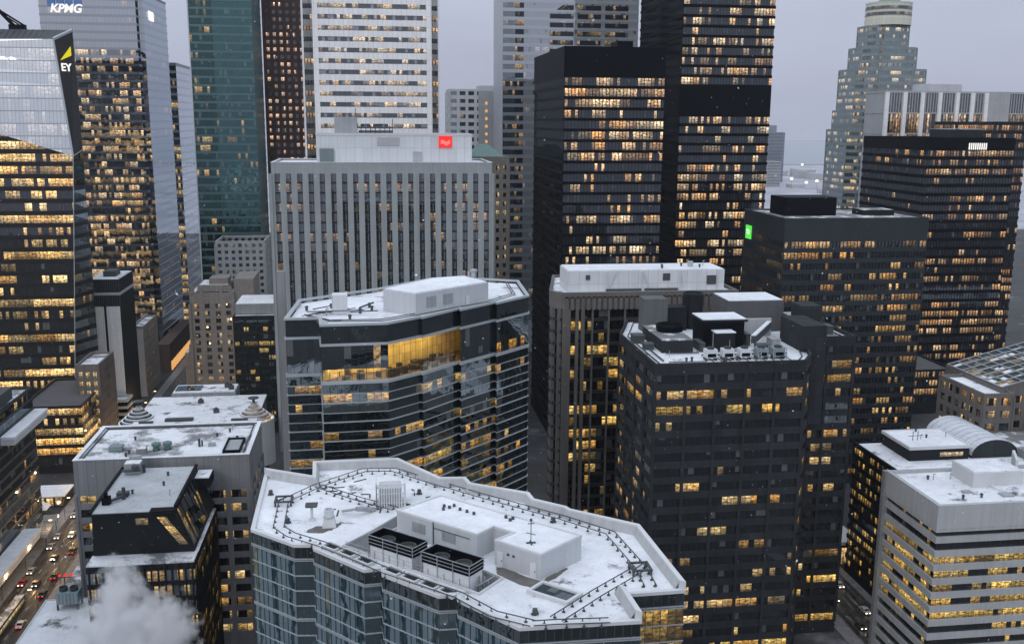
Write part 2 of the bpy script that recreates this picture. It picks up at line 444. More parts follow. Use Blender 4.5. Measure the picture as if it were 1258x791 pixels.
# ------------------------------------------------------------------ shared materials
M = {}
M['snow'] = snow('roof_snow', .20)
M['snow_clean'] = snow('fresh_snow', -.15, seed=4)
M['snow_worn'] = snow('worn_snow', .42, seed=2, scale=.12, under=(.20, .20, .21))
M['snow_half'] = snow('half_melted_snow', .60, seed=5, under=(.17, .17, .17))
M['precast'] = surf('pale_precast', (.30, .325, .33), var=.12, streak=.25)
M['white'] = surf('white_marble', (.86, .86, .86), var=.06, streak=.1, panel=(2.4, 5.3))
M['white_metal'] = surf('white_cladding', (.62, .64, .66), var=.07, streak=.1, panel=(3.2, 20))
M['panel'] = surf('smooth_grey_cladding', (.50, .52, .54), var=.05, streak=.12, rough=.6)
M['coping'] = surf('pale_coping', (.58, .59, .60), var=.12, streak=.05)
M['silver'] = surf('silver_trim', (.42, .45, .47), rough=.45, metal=.3, var=.08, streak=.08)
M['black'] = surf('black_steel', (.0045, .006, .009), rough=.6, var=.15, streak=.1, spec=.08)
M['charcoal'] = surf('charcoal_cladding', (.016, .019, .022), rough=.6, spec=.12)
M['dark_conc'] = surf('dark_concrete', (.034, .038, .042), var=.22, streak=.35, spec=.12, panel=(4.3, 4.1))
M['conc'] = surf('grey_concrete', (.24, .245, .255), var=.12, streak=.2, panel=(2.4, 40))
M['conc_lt'] = surf('light_concrete', (.40, .41, .42), var=.14, streak=.2)
M['stone'] = surf('brown_stone', (.135, .125, .118), var=.2, streak=.3)
M['stone_lt'] = surf('beige_limestone', (.26, .24, .22), var=.16, streak=.25, panel=(1.4, .9))
M['redgranite'] = surf('red_granite', (.075, .040, .034), var=.12, streak=.1, rough=.5)
M['teal_trim'] = surf('teal_spandrel', (.07, .15, .155), rough=.35, var=.1, spec=.5)
M['steel_lt'] = surf('pale_steel_cladding', (.52, .55, .58), rough=.5, var=.06, streak=.08, metal=.1)
M['bluegrey'] = surf('blue_grey_spandrel', (.22, .25, .28), rough=.4, var=.08, spec=.5)
M['brick'] = surf('dark_brick', (.095, .065, .055), var=.2, panel=(1.2, .4))
M['gunmetal'] = surf('gunmetal', (.06, .068, .072), rough=.6, metal=.0)
M['galv'] = surf('galvanised_metal', (.36, .38, .39), rough=.5, metal=.35)
M['roofing'] = surf('bare_roofing', (.10, .10, .105), var=.2)
M['verdigris'] = surf('green_copper', (.20, .30, .28), var=.15)
def slush():
    N = NT('wet_slushy_asphalt'); oc = N.n('ShaderNodeTexCoord').outputs['Object']; mp = N.n('ShaderNodeMapping'); mp.inputs['Scale'].default_value = (1.0, .05, 1); N.l(oc, mp.inputs[0])
    a = N.noise(mp.outputs[0], 1.1, 4, .6).outputs[0]; b = N.noise(oc, .35, 4, .65).outputs[0]
    f = N.math('ADD', N.math('MULTIPLY', a, .7), N.math('MULTIPLY', b, .3))
    p = N.n('ShaderNodeBsdfPrincipled'); N.l(N.ramp(f, [(.45, (.022, .022, .024)), (.55, (.05, .048, .046)), (.66, (.26, .25, .25))]), p.inputs['Base Color'])
    N.l(N.remap(f, .4, .65, .25, .8), p.inputs['Roughness']); N.l(p.outputs[0], N.out.inputs[0]); return N.m
M['asphalt'] = slush()
M['pave'] = surf('slushy_pavement', (.22, .22, .23), rough=.7, var=.4, scale=.4)
M['ground'] = None
WARM = (1, .46, .09); PALE = (1, .74, .38)
def G(name, **k): M[name] = glass('glass_' + name, **k)
G('ey', lit=.60, strength=2.1, e1=(1, .48, .10), e2=(1, .72, .32), refl=.10, room=7, seed=1, base=(.012, .012, .012), floorw=.42, mull=.10)
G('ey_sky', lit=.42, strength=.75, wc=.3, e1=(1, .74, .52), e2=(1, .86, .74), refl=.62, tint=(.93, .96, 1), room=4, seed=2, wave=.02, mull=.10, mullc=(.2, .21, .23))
G('ey_side', lit=.10, strength=.5, refl=.30, seed=3, tint=(.75, .88, .92))
G('kpmg', wc=.36, lit=.42, strength=1.5, bright_lo=.28, e1=(1, .52, .18), e2=(1, .78, .50), refl=.30, tint=(.86, .93, 1), room=3, seed=4, base=(.02, .024, .03), floorw=.22)
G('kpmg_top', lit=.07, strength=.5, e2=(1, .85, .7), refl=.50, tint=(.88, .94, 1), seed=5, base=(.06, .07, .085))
G('kpmg_side', lit=.05, strength=.5, refl=.46, tint=(.84, .92, 1), seed=6)
G('thin', lit=.62, strength=1.3, e1=(1, .55, .18), room=6, seed=7, refl=.12)
G('thin_side', lit=.02, refl=.62, tint=(.92, .95, 1), seed=8, base=(.05, .055, .07), mullc=(.3, .31, .33))
G('teal', lit=.07, strength=.9, refl=.17, tint=(.42, .74, .76), base=(.012, .035, .038), seed=9, wave=.09, wob=.02, mullc=(.02, .05, .055))
G('teal_side', lit=.13, strength=.8, refl=.12, tint=(.4, .7, .72), base=(.008, .020, .022), room=2, seed=10)
G('scotia', lit=.52, strength=1.5, e1=(1, .50, .28), e2=(1, .72, .50), refl=.10, room=2, seed=11, base=(.03, .026, .026), floorw=.2, bright_lo=.12)
G('fcp', lit=.46, strength=1.2, e1=(1, .64, .32), e2=(1, .85, .62), refl=.14, room=2, seed=12, base=(.03, .035, .04), floorw=.12, blinds=.3, blindc=(.24, .25, .27))
G('nbc', lit=.12, strength=.6, blinds=.05, e2=(1, .72, .45), refl=.14, room=2, seed=13, base=(.018, .026, .03), mull=.2, mullc=(.12, .13, .14))
G('apt', lit=.10, strength=.5, refl=.22, room=2, seed=14, base=(.05, .07, .08))
G('ccw', lit=.10, strength=.30, e1=(1, .8, .6), e2=(1, .9, .8), refl=.28, tint=(.9, .94, 1), room=3, seed=15, base=(.27, .29, .31), mullc=(.3, .31, .32))
G('ccw_dark', lit=.30, strength=.5, e1=(1, .6, .3), refl=.03, gmax=.1, room=2, seed=16, base=(.02, .025, .03))
G('royal', gmax=.3, wc=.34, lit=.52, strength=1.45, e1=(1, .42, .09), e2=(1, .80, .50), refl=.07, room=4, seed=17, base=(.022, .027, .033), mull=.22, mullc=(.010, .012, .014), floorw=.30, blinds=.3, blindc=(.035, .04, .048))
G('black_blank', lit=.0, refl=.04, gmax=.10, seed=18, base=(.008, .009, .011), blinds=0, mullc=(.008, .009, .01))
G('td', gmax=.3, wc=.34, lit=.46, strength=1.45, e1=(1, .44, .10), e2=(1, .82, .54), refl=.07, room=3, seed=19, base=(.024, .030, .036), mull=.22, mullc=(.010, .012, .014), floorw=.25, blinds=.3, blindc=(.035, .04, .048))
G('ct', lit=.42, strength=1.4, e1=(1, .62, .26), e2=(1, .82, .52), refl=.26, tint=(.8, .93, .95), room=3, seed=20, base=(.04, .055, .06), mullc=(.2, .23, .24))
G('ct_drum', lit=.60, strength=.5, e1=(1, .82, .5), e2=(1, .9, .66), refl=.15, room=3, seed=21)
G('whiter', lit=.0, strength=.5, refl=.14, seed=22, base=(.03, .034, .04), mull=.3, mullc=(.42, .41, .41))
G('whiter_lit', lit=.85, strength=.75, e1=(1, .5, .2), e2=(1, .78, .5), refl=.1, seed=23, room=1, mull=.25)
G('blackr', gmax=.3, lit=.30, strength=1.1, e1=(1, .45, .13), e2=(1, .68, .36), refl=.07, room=3, seed=24, base=(.014, .016, .02), mull=.3, mullc=(.01, .011, .013), floorw=.42, blinds=.2, blindc=(.04, .045, .055))
G('blackr_left', gmax=.12, lit=.10, strength=1.0, refl=.07, room=3, seed=25, base=(.012, .014, .016), mull=.3, mullc=(.01, .011, .013), floorw=.35)
G('green', lit=.42, strength=1.25, e1=(1, .42, .08), e2=(1, .66, .28), refl=.08, room=4, seed=26, base=(.014, .018, .022), mull=.2, mullc=(.012, .016, .02), floorw=.28)
G('stone_gl', lit=.42, strength=1.2, e1=(1, .48, .08), e2=(1, .68, .22), refl=.08, room=2, seed=27, base=(.008, .009, .010))
G('dark_lit', lit=.62, strength=1.45, e1=(1, .48, .06), e2=(1, .70, .22), refl=.10, room=4, seed=58, base=(.010, .011, .012), floorw=.1)
G('dark', lit=.17, strength=1.25, e1=(1, .44, .05), e2=(1, .74, .36), refl=.10, room=5, seed=28, base=(.010, .011, .012), floorw=.34)
G('sle', lit=.46, strength=1.0, e1=(1, .42, .05), e2=(1, .66, .20), refl=.20, tint=(.85, .95, 1), room=10, wc=.30, seed=29, base=(.010, .012, .013), wave=.03, wob=.012, mull=.05, floorw=.36)
G('sle_sp', lit=.0, refl=.16, tint=(.8, .92, .95), seed=30, base=(.008, .012, .013), wave=.05, mull=.05, blinds=0)
G('sle_atrium', flat=.6, lit=.97, strength=1.15, e1=(1, .55, .07), e2=(1, .70, .16), refl=.16, room=9, seed=31, mull=.06, mullc=(.10, .08, .03), bright_lo=.7, wave=.05)
G('slw', lit=.012, strength=.5, e1=(1, .45, .06), refl=.42, tint=(.70, .90, .98), room=3, seed=32, base=(.012, .020, .023), wave=.012, wob=.003, mull=.0, blinds=.04)
G('slw_lit', lit=.75, strength=.8, e1=(1, .50, .07), e2=(1, .68, .20), refl=.14, room=3, seed=33, base=(.02, .02, .015), mull=.0)
G('hnb', lit=.44, strength=1.35, e1=(1, .52, .06), e2=(1, .70, .20), refl=.10, room=4, seed=34, base=(.018, .018, .018), floorw=.42)
G('b24', lit=.46, strength=1.1, e1=(1, .48, .06), e2=(1, .66, .18), refl=.06, room=1, seed=35, base=(.008, .008, .009), mull=.35, mullc=(.01, .01, .01), floorw=.2)
G('b23', lit=.36, strength=1.0, base=(.01,.01,.01), e1=(1, .45, .07), refl=.1, room=1, seed=36)
G('b25', lit=.36, strength=1.1, e1=(1, .52, .12), e2=(1, .72, .32), refl=.08, room=2, seed=37, base=(.014, .014, .015))
G('b26', lit=.36, strength=.8, e1=(1, .50, .06), e2=(1, .66, .18), refl=.16, room=1, seed=38, base=(.010, .011, .012))
G('b26_lit', lit=.99, strength=1.0, e1=(1, .58, .14), e2=(1, .72, .26), refl=.1, room=8, seed=39)
G('old', lit=.36, strength=1.1, e1=(1, .58, .24), e2=(1, .76, .44), refl=.08, room=1, seed=40, base=(.02, .02, .02))
G('b30', lit=.40, strength=1.2, e1=(1, .62, .14), e2=(1, .74, .30), refl=.10, room=3, seed=41, base=(.010, .015, .016))
G('lobby', lit=.93, strength=1.25, e1=(1, .55, .18), e2=(1, .76, .42), refl=.08, room=4, seed=42, bright_lo=.6)
G('b28', lit=.10, strength=.8, refl=.12, tint=(.7, .82, .88), room=3, seed=43, base=(.010, .013, .015))
M['slate'] = surf('slate_spandrel', (.032, .040, .044), rough=.5, spec=.2)
G('pale', lit=.12, strength=.5, refl=.16, room=1, seed=44, base=(.05, .06, .065))
G('off', lit=.15, strength=.5, refl=.35, tint=(.6, .9, 1), seed=45, base=(.10, .16, .18))
G('sp_pale', lit=0, refl=.28, tint=(.9, .95, 1), seed=60, base=(.34, .36, .39), blinds=0, mull=0)
G('sp_blue', lit=0, refl=.34, tint=(.86, .93, 1), seed=61, base=(.09, .105, .125), blinds=0, mull=0)
G('far', lit=.04, strength=.3, refl=.12, seed=46, base=(.06, .08, .10))
M['farwall'] = surf('blue_grey_balconies', (.20, .23, .27))
M['sign_white'] = lamp('sign_white_light', (1, .98, .95), 1.1)
M['sign_red'] = lamp('sign_red_light', (1, .045, .04), 1.0)
M['sign_pink'] = lamp('sign_pink_light', (1, .22, .20), 1.05)
M['sign_green'] = lamp('sign_green_light', (.12, .85, .10), 1.0)
M['sign_yellow'] = lamp('sign_yellow_light', (.85, .72, .03), .9)
M['sign_blue'] = surf('sign_blue', (.10, .22, .45), rough=.4)
M['bulb'] = lamp('street_bulb', (1, .72, .38), 5.0)
M['bulb_far'] = lamp('far_bulb', (1, .70, .50), 4.0)
M['tail'] = lamp('tail_light', (1, .05, .03), 3.0)
M['head'] = lamp('head_light', (1, .86, .62), 5.0)
M['shop'] = lamp('shop_window_light', (1, .52, .18), .8)

# ------------------------------------------------------------------ the skyline, far to near
S = lambda z: M['snow']
def slices(polys, z0, z1, fh, gh, pane, name, mats, root, wallmat, ntop=0):
    """floor bands cut from slanted planes: polys = [(points3d, glass index)]; the planes share corners"""
    def clip(pts, za, zb):
        for lim, sg in ((za, 1), (zb, -1)):
            out = []
            for i in range(len(pts)):
                a, b = pts[i - 1], pts[i]; da, db = (a.z - lim) * sg, (b.z - lim) * sg
                if (da < 0) != (db < 0): out.append(a + (b - a) * (da / (da - db)))
                if db >= 0: out.append(b)
            pts = out
            if len(pts) < 3: return []
        return pts
    ws = [MB() for _ in polys]; k = 0; z = z1
    while z > z0:
        for lo, hi, glassy in ((z - gh, z, 1), (z - fh, z - gh, 0)):
            m = MB()
            for i, (pts, gi) in enumerate(polys):
                if not glassy: m = ws[i]
                P = [Vector(p) for p in pts]; c = clip(P, max(lo, z0), hi)
                if not c: continue
                nn = (P[1] - P[0]).cross(P[2] - P[0]).normalized(); h = Vector((-nn.y, nn.x, 0)).normalized()
                if not glassy: c = [q + nn * .06 for q in c]
                uv = [((q.dot(h)) / pane + 70 * i, k + .02 + .96 * (q.z - lo) / (hi - lo)) for q in c]
                m.face(c, uv, gi if glassy else 0)
            if glassy and m.f: m.build(name, mats, root)
        z -= fh; k += 1
    for w in ws: w.build('spandrel', wallmat, root)

# dark faceted tower whose upper face leans back and mirrors the sky
t = thing('glass_tower', 'faceted dark glass tower with leaning sky-mirroring upper face and yellow beam sign', 'office tower', (-170, 510, 0))
Q0, Cc = (-230, 485, 163), (-137, 485, 133.5); T1, T0 = (-143.6, 492, 185.6), (-230, 492, 184); T2 = (-136.9, 499, 190.2)
F0, S0, B0 = (-146, 485, 0), (-136.6, 500, 0), (-230, 485, 0); E1 = (-136.6, 499.6, 136); T3 = (-152, 530, 190.5); B3 = (-152, 530, 0)
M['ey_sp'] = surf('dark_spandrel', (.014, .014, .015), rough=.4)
M['ey_sp2'] = surf('pale_spandrel', (.30, .31, .33), rough=.35, var=.05, spec=.6)
low = [([B0, F0, Cc, Q0], 0), ([F0, S0, E1, Cc], 2), ([S0, B3, T3, T2, E1], 2)]
slices(low, 0, 190.5, 5.6, 3.5, 1.6, 'window_band', [M['ey'], M['ey_sky'], M['ey_side']], t, M['ey_sp'])
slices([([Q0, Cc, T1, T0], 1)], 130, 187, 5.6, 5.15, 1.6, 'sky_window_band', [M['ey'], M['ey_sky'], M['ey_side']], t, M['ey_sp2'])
b = MB(); b.face([Cc, E1, T2, T1]); b.build('sign_recess', M['ey_sp'], t)
b = MB(); b.bar(Cc, T1, .45, 5); b.bar(T1, T2, .8, 5); b.bar(Cc, F0, .2, 5); b.bar(Cc, E1, .25, 5); b.build('edge_trim', M['silver'], t)
b = MB(); b.face([T0, T1, T2, (-230, 499.5, 190)]); b.face([(-230, 499.5, 190), T2, T3, (-230, 530, 190)])
for k in range(34): b.bar((-229 + 2.55 * k, 492.2, 184.6 + .03 * k), (-228 + 2.55 * k, 499.4, 190.3), .12, 4)
b.build('roof_louvres', M['gunmetal'], t)
b = MB(); b.box(-165, -158, 500, 503, 190, 192.4); b.bar((-163, 501, 192), (-169, 500, 199), .9, 6); b.bar((-169, 500, 199), (-158, 501, 191.8), .45, 6); b.bar((-169, 500, 199), (-172, 499, 198), .6, 6); b.bar((-166, 500.5, 196), (-160, 501, 192), .35, 5)
b.build('window_cleaning_crane', M['black'], t)
nrm = Vector((.93, -.37, .04))
text_mesh('logo_letters', 'EY', 4.8, M['sign_white'], t, (-138.6, 491.0, 173.0), (rad(86), 0, rad(52)), bold=.10)
b = MB(); b.face([(-140.6, 489.6, 176.2), (-136.6, 492.6, 178.5), (-136.6, 492.6, 182.5)]); b.face([(-136.5, 492.9, 182.5), (-136.5, 492.9, 178.5), (-140.5, 489.9, 176.2)]); b.build('logo_beam', M['sign_yellow'], t)

p = [(-193.3, 640), (-139, 640), (-139, 643.5), (-135.5, 643.5), (-133.5, 702), (-193.3, 702)]
t = tower('glass_tower', 'tall pale glass tower with white lettering and small square sign at its top', 'office tower', p, 225, 4.7, 3.3, M['bluegrey'],
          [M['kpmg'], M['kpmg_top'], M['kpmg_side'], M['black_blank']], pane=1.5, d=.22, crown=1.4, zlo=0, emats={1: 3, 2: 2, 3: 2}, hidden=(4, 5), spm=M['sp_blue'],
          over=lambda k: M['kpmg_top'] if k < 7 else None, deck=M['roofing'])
text_mesh('lettering', 'KPMG', 6.6, M['sign_white'], t, (-178.4, 639.4, 213.6), (rad(90), 0, 0), shear=.25, bold=.16)
b = MB()
for k in range(4): b.box(-188.4 + 5.0 * k, -184.2 + 5.0 * k, 639.5, 639.7, 215, 218.6)
b.build('sign_panels', M['sign_blue'], t)
b = MB(); b.box(-134.9, -134.4, 655, 668, 209.5, 215); b.build('square_sign', M['sign_white'], t)

p = [(-146, 730), (-134.3, 730), (-134.3, 812), (-146, 812)]
t = tower('slender_tower', 'slender glass tower with a strip of lit floors beside its pale mirrored side', 'office tower', p, 188.5, 5.0, 3.4, M['bluegrey'],
          [M['thin'], M['thin_side']], pane=1.5, d=.12, emats={1: 1}, hidden=(2, 3), spm=M['sp_pale'], over=lambda k: M['black_blank'] if k in (0, 1) else None)

p = [(-109, 640), (-95.6, 640), (-95.5, 640.3), (-72, 640.3), (-72, 690), (-109, 690)]
t = tower('glass_tower', 'tall teal glass tower with pale horizontal floor lines', 'office tower', p, 262, 5.0, 3.7, M['teal_trim'],
          [M['teal'], M['teal_side']], pane=1.5, d=.15, emats={0: 1, 5: 1}, hidden=(3, 4))
b = MB(); b.bar((-109.1, 639.9, 0), (-109.1, 639.9, 262), .5, 4); b.build('corner_trim', M['steel_lt'], t)

p = [(-71, 700), (-36, 700), (-36, 745), (-71, 745)]
tower('granite_tower', 'brown-red granite tower with a grid of small lit square windows', 'office tower', p, 262, 4.8, 2.5, M['redgranite'], M['scotia'], pane=2, d=.5,
      piers=(4.4, 2.3, .5), mode='cell', hidden=(1, 2, 3), zlo=30)

p = [(-28, 520), (28.2, 520), (28.2, 524), (33, 524), (33, 570), (-34.2, 570), (-34.2, 524), (-28, 524)]
t = tower('marble_tower', 'tall white marble tower with thin dark window strips and dark notched corners', 'office tower', p, 262, 5.3, 2.3, M['white'],
          [M['fcp'], M['black_blank'], M['blackr']], pane=1.5, d=.45, skip=(1, 2, 6, 7), emats={1: 1, 2: 2, 6: 2, 7: 1}, hidden=(3, 4, 5), zlo=60, piers=(56.2, 2.6, .46, (0,)))
b = MB(); b.box(-35, -34.1, 523.3, 524.6, 60, 262); b.box(32.8, 33.6, 523.3, 524.6, 60, 262); b.build('corner_trim', M['white'], t)

p = rect(51.5, 87.5, 700, 730)
t = tower('precast_block', 'pale precast apartment block with small windows and a beige end wall', 'apartment block', p, 172, 5.2, 2.6, M['white_metal'], M['apt'], pane=1.6, d=.4, zlo=60,
          piers=(6.0, 2.0, .4), hidden=(1, 2, 3), crown=1.5)
b = MB(); b.box(71.5, 82.5, 699.3, 700.4, 60, 171); b.build('end_wall', M['conc_lt'], t)
b = MB()
for k in range(9): b.box(76.2, 77.8, 699.1, 699.29, 120 + 5.2 * k, 122 + 5.2 * k)
b.build('stair_windows', M['shop'], t)
pbox(t, 'plant_room', 72, 86, 704, 720, 172, 174.5, M['white_metal'], M['snow'])

p = rect(50, 74, 560, 592)
t = tower('stone_tower', 'old stone tower with a low green copper roof beside the pale precast offices', 'office tower', p, 131, 5.0, 2.4, M['stone_lt'], M['old'], pane=1.6, d=.6, zlo=50,
          piers=(4.0, 2.2, .6), mode='cell', hidden=(1, 2, 3), crown=5)
b = MB(); b.prism(rect(52, 72, 562, 590), 131, 137.5, poly2=rect(60, 64, 572, 580)); b.build('copper_roof', M['verdigris'], t)

p = [(80.8, 640), (88.5, 640), (94, 640), (110, 640), (153, 640), (167.4, 640), (167.4, 690), (80.8, 690)]
t = tower('steel_tower', 'tall pale steel and glass tower with a block of dark windows high on its face', 'office tower', p, 262, 5.3, 3.2, M['steel_lt'],
          [M['ccw'], M['ccw_dark'], M['apt']], pane=1.5, d=.12, emats={1: 1, 0: 2}, hidden=(5, 6, 7), zlo=20, spm=M['sp_pale'])
b = MB()  # dark reflection of the black towers, drawn as bays of dark glass
for i in range(3):
    for k in range(6):
        z = 219 - 5.3 * k
        b.face([(110.5 + 17.6 * i + (4 if i == 0 and k == 0 else 0), 639.72, z), (125.5 + 17.6 * i, 639.72, z), (125.5 + 17.6 * i, 639.72, z + 2.9), (110.5 + 17.6 * i + (8 if i == 0 and k == 0 else 0), 639.72, z + 2.9)], [(20 * i, k), (20 * i + 9, k), (20 * i + 9, k + .95), (20 * i, k + .95)])
b.build('louvre_windows', M['ccw_dark'], t)

p = rect(81.4, 125.8, 433, 515)
t = tower('black_tower', 'shorter of the black steel towers with amber windows and blank black flank', 'office tower', p, 182, 4.57, 3.3, M['black'], [M['royal'], M['black_blank']], pane=1.55, d=.25, crown=13,
          emats={3: 1, 1: 1}, hidden=(2,), ph=1, deck=M['roofing'])
pbox(t, 'plant_room', 106, 113, 440, 452, 182, 185, M['black'])

p = rect(153.6, 201.3, 500, 582)
tower('black_tower', 'tallest black steel tower with amber windows and a blank band halfway up', 'office tower', p, 262, 4.85, 3.4, M['black'], [M['td'], M['black_blank']], pane=1.6, d=.25,
      emats={3: 1, 1: 1}, hidden=(2,), gap=(157, 168))

# stepped crown tower
t = thing('stepped_tower', 'stepped grey-green tower with setbacks and a round pale lit crown', 'office tower', (378, 745, 0))
w = MB(); bands = 0
tiers = [(355, 427, 720, 762, 60, 146), (358, 420.5, 722, 760, 146, 160.5), (359.5, 416, 724, 757, 160.5, 191), (365, 409, 727, 754, 191, 207), (369.5, 403, 730, 751, 207, 222.8)]
M['ctwall'] = surf('grey_green_granite', (.23, .265, .27), var=.1)
for i, (x0, x1, y0, y1, z0, z1) in enumerate(tiers):
    a = 5 if i else 7
    pp = [(x0 + a, y0), (x0 + a + (x1 - x0 - 2 * a) * .18, y0), (x0 + a + (x1 - x0 - 2 * a) * .22, y0 - 2), (x1 - a - (x1 - x0 - 2 * a) * .22, y0 - 2), (x1 - a - (x1 - x0 - 2 * a) * .18, y0), (x1 - a, y0), (x1, y0 + a), (x1, y1), (x0, y1), (x0, y0 + a)]
    w.prism(offset(pp, -.05), z0, z1 - .3)
    w.ring(pp, .3, z1 - 1.8, z1, inner=-.6)
    z = z1 - 1.8; k = 0
    while z - 3.0 > z0:
        glass_band(pp, z - 2.7, z, 40 * i + k, 1.7).build('window_band', M['ct'], t)
        w.ring(pp, .25, z - 5.1 if z - 5.1 > z0 else z0, z - 2.7); z -= 5.1; k += 1
    for q in range(len(pp)):
        w.bar((*pp[q], z0), (*pp[q], z1), .5, 4)
w.build('wall', M['ctwall'], t)
M['drumwall'] = lamp('floodlit_crown', (.74, .72, .56), .62)
d = MB(); cx, cy = 388, 740.5
d.lathe((cx, cy), [(16.8, 223), (16.8, 228), (16.6, 229), (16.6, 238), (16.9, 239.5), (15.5, 239.5), (0, 239.6)], 28); d.build('round_crown', surf('pale_crown', (.60, .60, .50), var=.08), t)
for z in (230, 234.3):
    q = [(cx + 16.9 * math.cos(2 * math.pi * k / 28), cy + 16.9 * math.sin(2 * math.pi * k / 28)) for k in range(28)]
    glass_band(q, z, z + 2.3, int(z), 1.3).build('crown_window_band', M['ct_drum'], t)
d = MB(); d.lathe((cx, cy), [(9, 239.6), (8, 241.5), (5, 243.5), (0, 244.5)], 20); d.build('dome', M['verdigris'], t)

p = rect(338.2, 440, 640, 668)
t = tower('precast_block', 'pale precast block with bundles of white vertical piers above a row of lit windows', 'office tower', p, 172, 13.6, 12.8, M['conc_lt'], [M['whiter']], pane=1.9, d=.3, zlo=120, hidden=(1, 2, 3),
          crown=1.2, over=lambda k: M['whiter_lit'] if k >= 1 else None, deck=M['snow'])
b = MB()
for x in (338.8, 351.5, 364, 376.5, 389, 400, 410): b.box(x - 1.3, x + 1.3, 638.6, 640.2, 120, 171)
b.build('pier', M['white'], t)
b = MB(); b.box(411.5, 427, 638.9, 640.3, 120, 172); b.build('blank_end_wall', M['conc_lt'], t)
pbox(t, 'plant_room', 372, 398, 650, 668, 172, 177, M['conc_lt'], M['snow'])

p = rect(301.2, 352.9, 520, 593)
t = tower('black_tower', 'wide black tower with dotted amber windows and a white lit louvre near its top', 'office tower', p, 143, 5.0, 3.1, M['black'], [M['blackr'], M['black_blank'], M['blackr_left']], pane=1.7, d=.25, crown=7, emats={3: 2},
          hidden=(2,), ph=1, deck=M['snow'])
b = MB()
for k in range(9): b.box(325.5 + 1.25 * k, 326.2 + 1.25 * k, 519.5, 519.7, 136.6, 140.2)
b.build('lit_louvre', M['sign_white'], t)
pbox(t, 'plant_room', 322, 343, 535, 555, 143, 147.5, M['charcoal'], M['snow'])
p = rect(357.5, 379, 548, 610)
tower('black_tower', 'dark tower mostly hidden behind the wide black one, with a few yellow strips', 'office tower', p, 152, 5.0, 3.1, M['charcoal'], [M['blackr']], pane=1.7, d=.25, hidden=(2,))

p = rect(162.2, 223.1, 380, 424)
t = tower('dark_block', 'dark blue-grey office block with a green sign and a black box on its roof', 'office block', p, 113, 4.4, 2.6, surf('blue_black_cladding', (.028, .034, .040), rough=.5), [M['green'], M['black_blank']], pane=1.5, d=.35, crown=9.5, emats={1: 1},
          hidden=(2,), ph=.6, deck=M['snow_half'], piers=(1.5, .18, .42))
pbox(t, 'plant_room', 168.5, 191, 396, 412, 112.4, 120, M['black'])
pbox(t, 'roof_unit', 203, 217, 396, 406, 112.4, 114.6, M['charcoal'], M['snow_half'])
b = MB(); b.box(161.35, 161.8, 414.6, 420.6, 100.6, 106.4); b.build('green_sign', M['sign_green'], t)
text_mesh('sign_letters', 'TD', 2.9, M['sign_white'], t, (161.3, 417.6, 103.5), (rad(90), 0, rad(-90)), bold=.08, ext=.02)

# pale precast offices with the red flag sign
p = rect(-38, 43.9, 380, 418)
t = tower('precast_offices', 'broad pale precast office building with vertical piers and a red square sign on its penthouse', 'office building', p, 134.8, 3.7, 3.1, M['precast'], [M['nbc']], pane=2.05, d=.1, crown=4.0, ph=.6,
          piers=(4.1, 2.15, .55), deck=M['snow_clean'], hidden=(2,), zlo=20, spm=M['ey_sp'], coping=M['white_metal'])
b = MB(); b.box(-21.8, 37, 387, 409, 134, 145.2); b.build('penthouse', M['white_metal'], t)
b = MB(); b.ring(rect(-21.8, 37, 387, 409), .15, 144.6, 145.5, inner=-.4); b.build('penthouse_parapet', M['coping'], t)
b = MB(); b.box(-21.3, 36.5, 387.5, 408.5, 145.15, 145.25); b.build('snow_cover', M['snow'], t)
b = MB(); b.box(-20.6, -15.4, 386.2, 387.2, 134.3, 139.8); b.build('louvre_door', surf('grey_green_louvre', (.16, .20, .21)), t)
for q in ((1, 9.3, 386.75, 386.99, 140.9, 144), (14.4, 17.8, 386.75, 386.99, 135, 138.7)):
    b = MB(); b.box(*q); b.build('vent_grille', M['conc_lt'], t)
b = MB(); b.box(24.3, 29.3, 386.4, 386.98, 140.3, 144.6); b.build('red_sign', M['sign_red'], t)
b = MB(); n = 14
top = [(25.0 + 3.6 * k / n, 142.9 + .35 * math.sin(k * .55)) for k in range(n + 1)]; bot = [(a, z - 1.55) for a, z in top]
for k in range(n): b.face([(bot[k][0], 386.3, bot[k][1]), (bot[k + 1][0], 386.3, bot[k + 1][1]), (top[k + 1][0], 386.3, top[k + 1][1]), (top[k][0], 386.3, top[k][1])])
b.build('flag_emblem', M['sign_pink'], t)
# roof plant standing behind on the penthouse
u = thing('cooling_plant', 'grey rooftop plant with pipes standing on the pale penthouse', 'cooling unit', (-5, 396, 145.25))
b = MB(); b.box(-15, -6.5, 391, 399, 145.25, 151.5); b.build('housing', M['galv'], u)
b = MB(); b.box(-6, 7, 392, 398, 145.6, 146.5); 
for k in range(7): b.bar((-5 + 1.8 * k, 392, 145.3), (-5 + 1.8 * k, 392, 148.6), .15, 5)
b.bar((-6, 392, 147.6), (7, 392, 147.6), .3, 6); b.bar((-7, 394, 151), (-7, 394, 155), .12, 5); b.bar((7, 394, 145.5), (7, 394, 151), .15, 5); b.build('pipework', M['gunmetal'], u)

# lit podium at the foot of the faceted tower
p = rect(-152, -127, 432, 481)
tower('podium', 'dark glass podium with bright amber floors at the foot of the faceted tower', 'building', p, 30, 4.4, 2.9, M['ey_sp'], M['ey'], pane=1.6, d=.2, hidden=(2, 3), crown=1.1, deck=M['roofing'])

# pale small-windowed block and older towers along the far street
p = rect(-93.6, -66, 600, 630)
tower('pale_block', 'pale block with small dark square windows in front of the teal tower', 'office block', p, 80.5, 3.9, 2.0, M['conc_lt'], M['pale'], pane=2, d=.4, piers=(3.9, 1.9, .4), mode='cell', hidden=(1, 2, 3), crown=1.6)

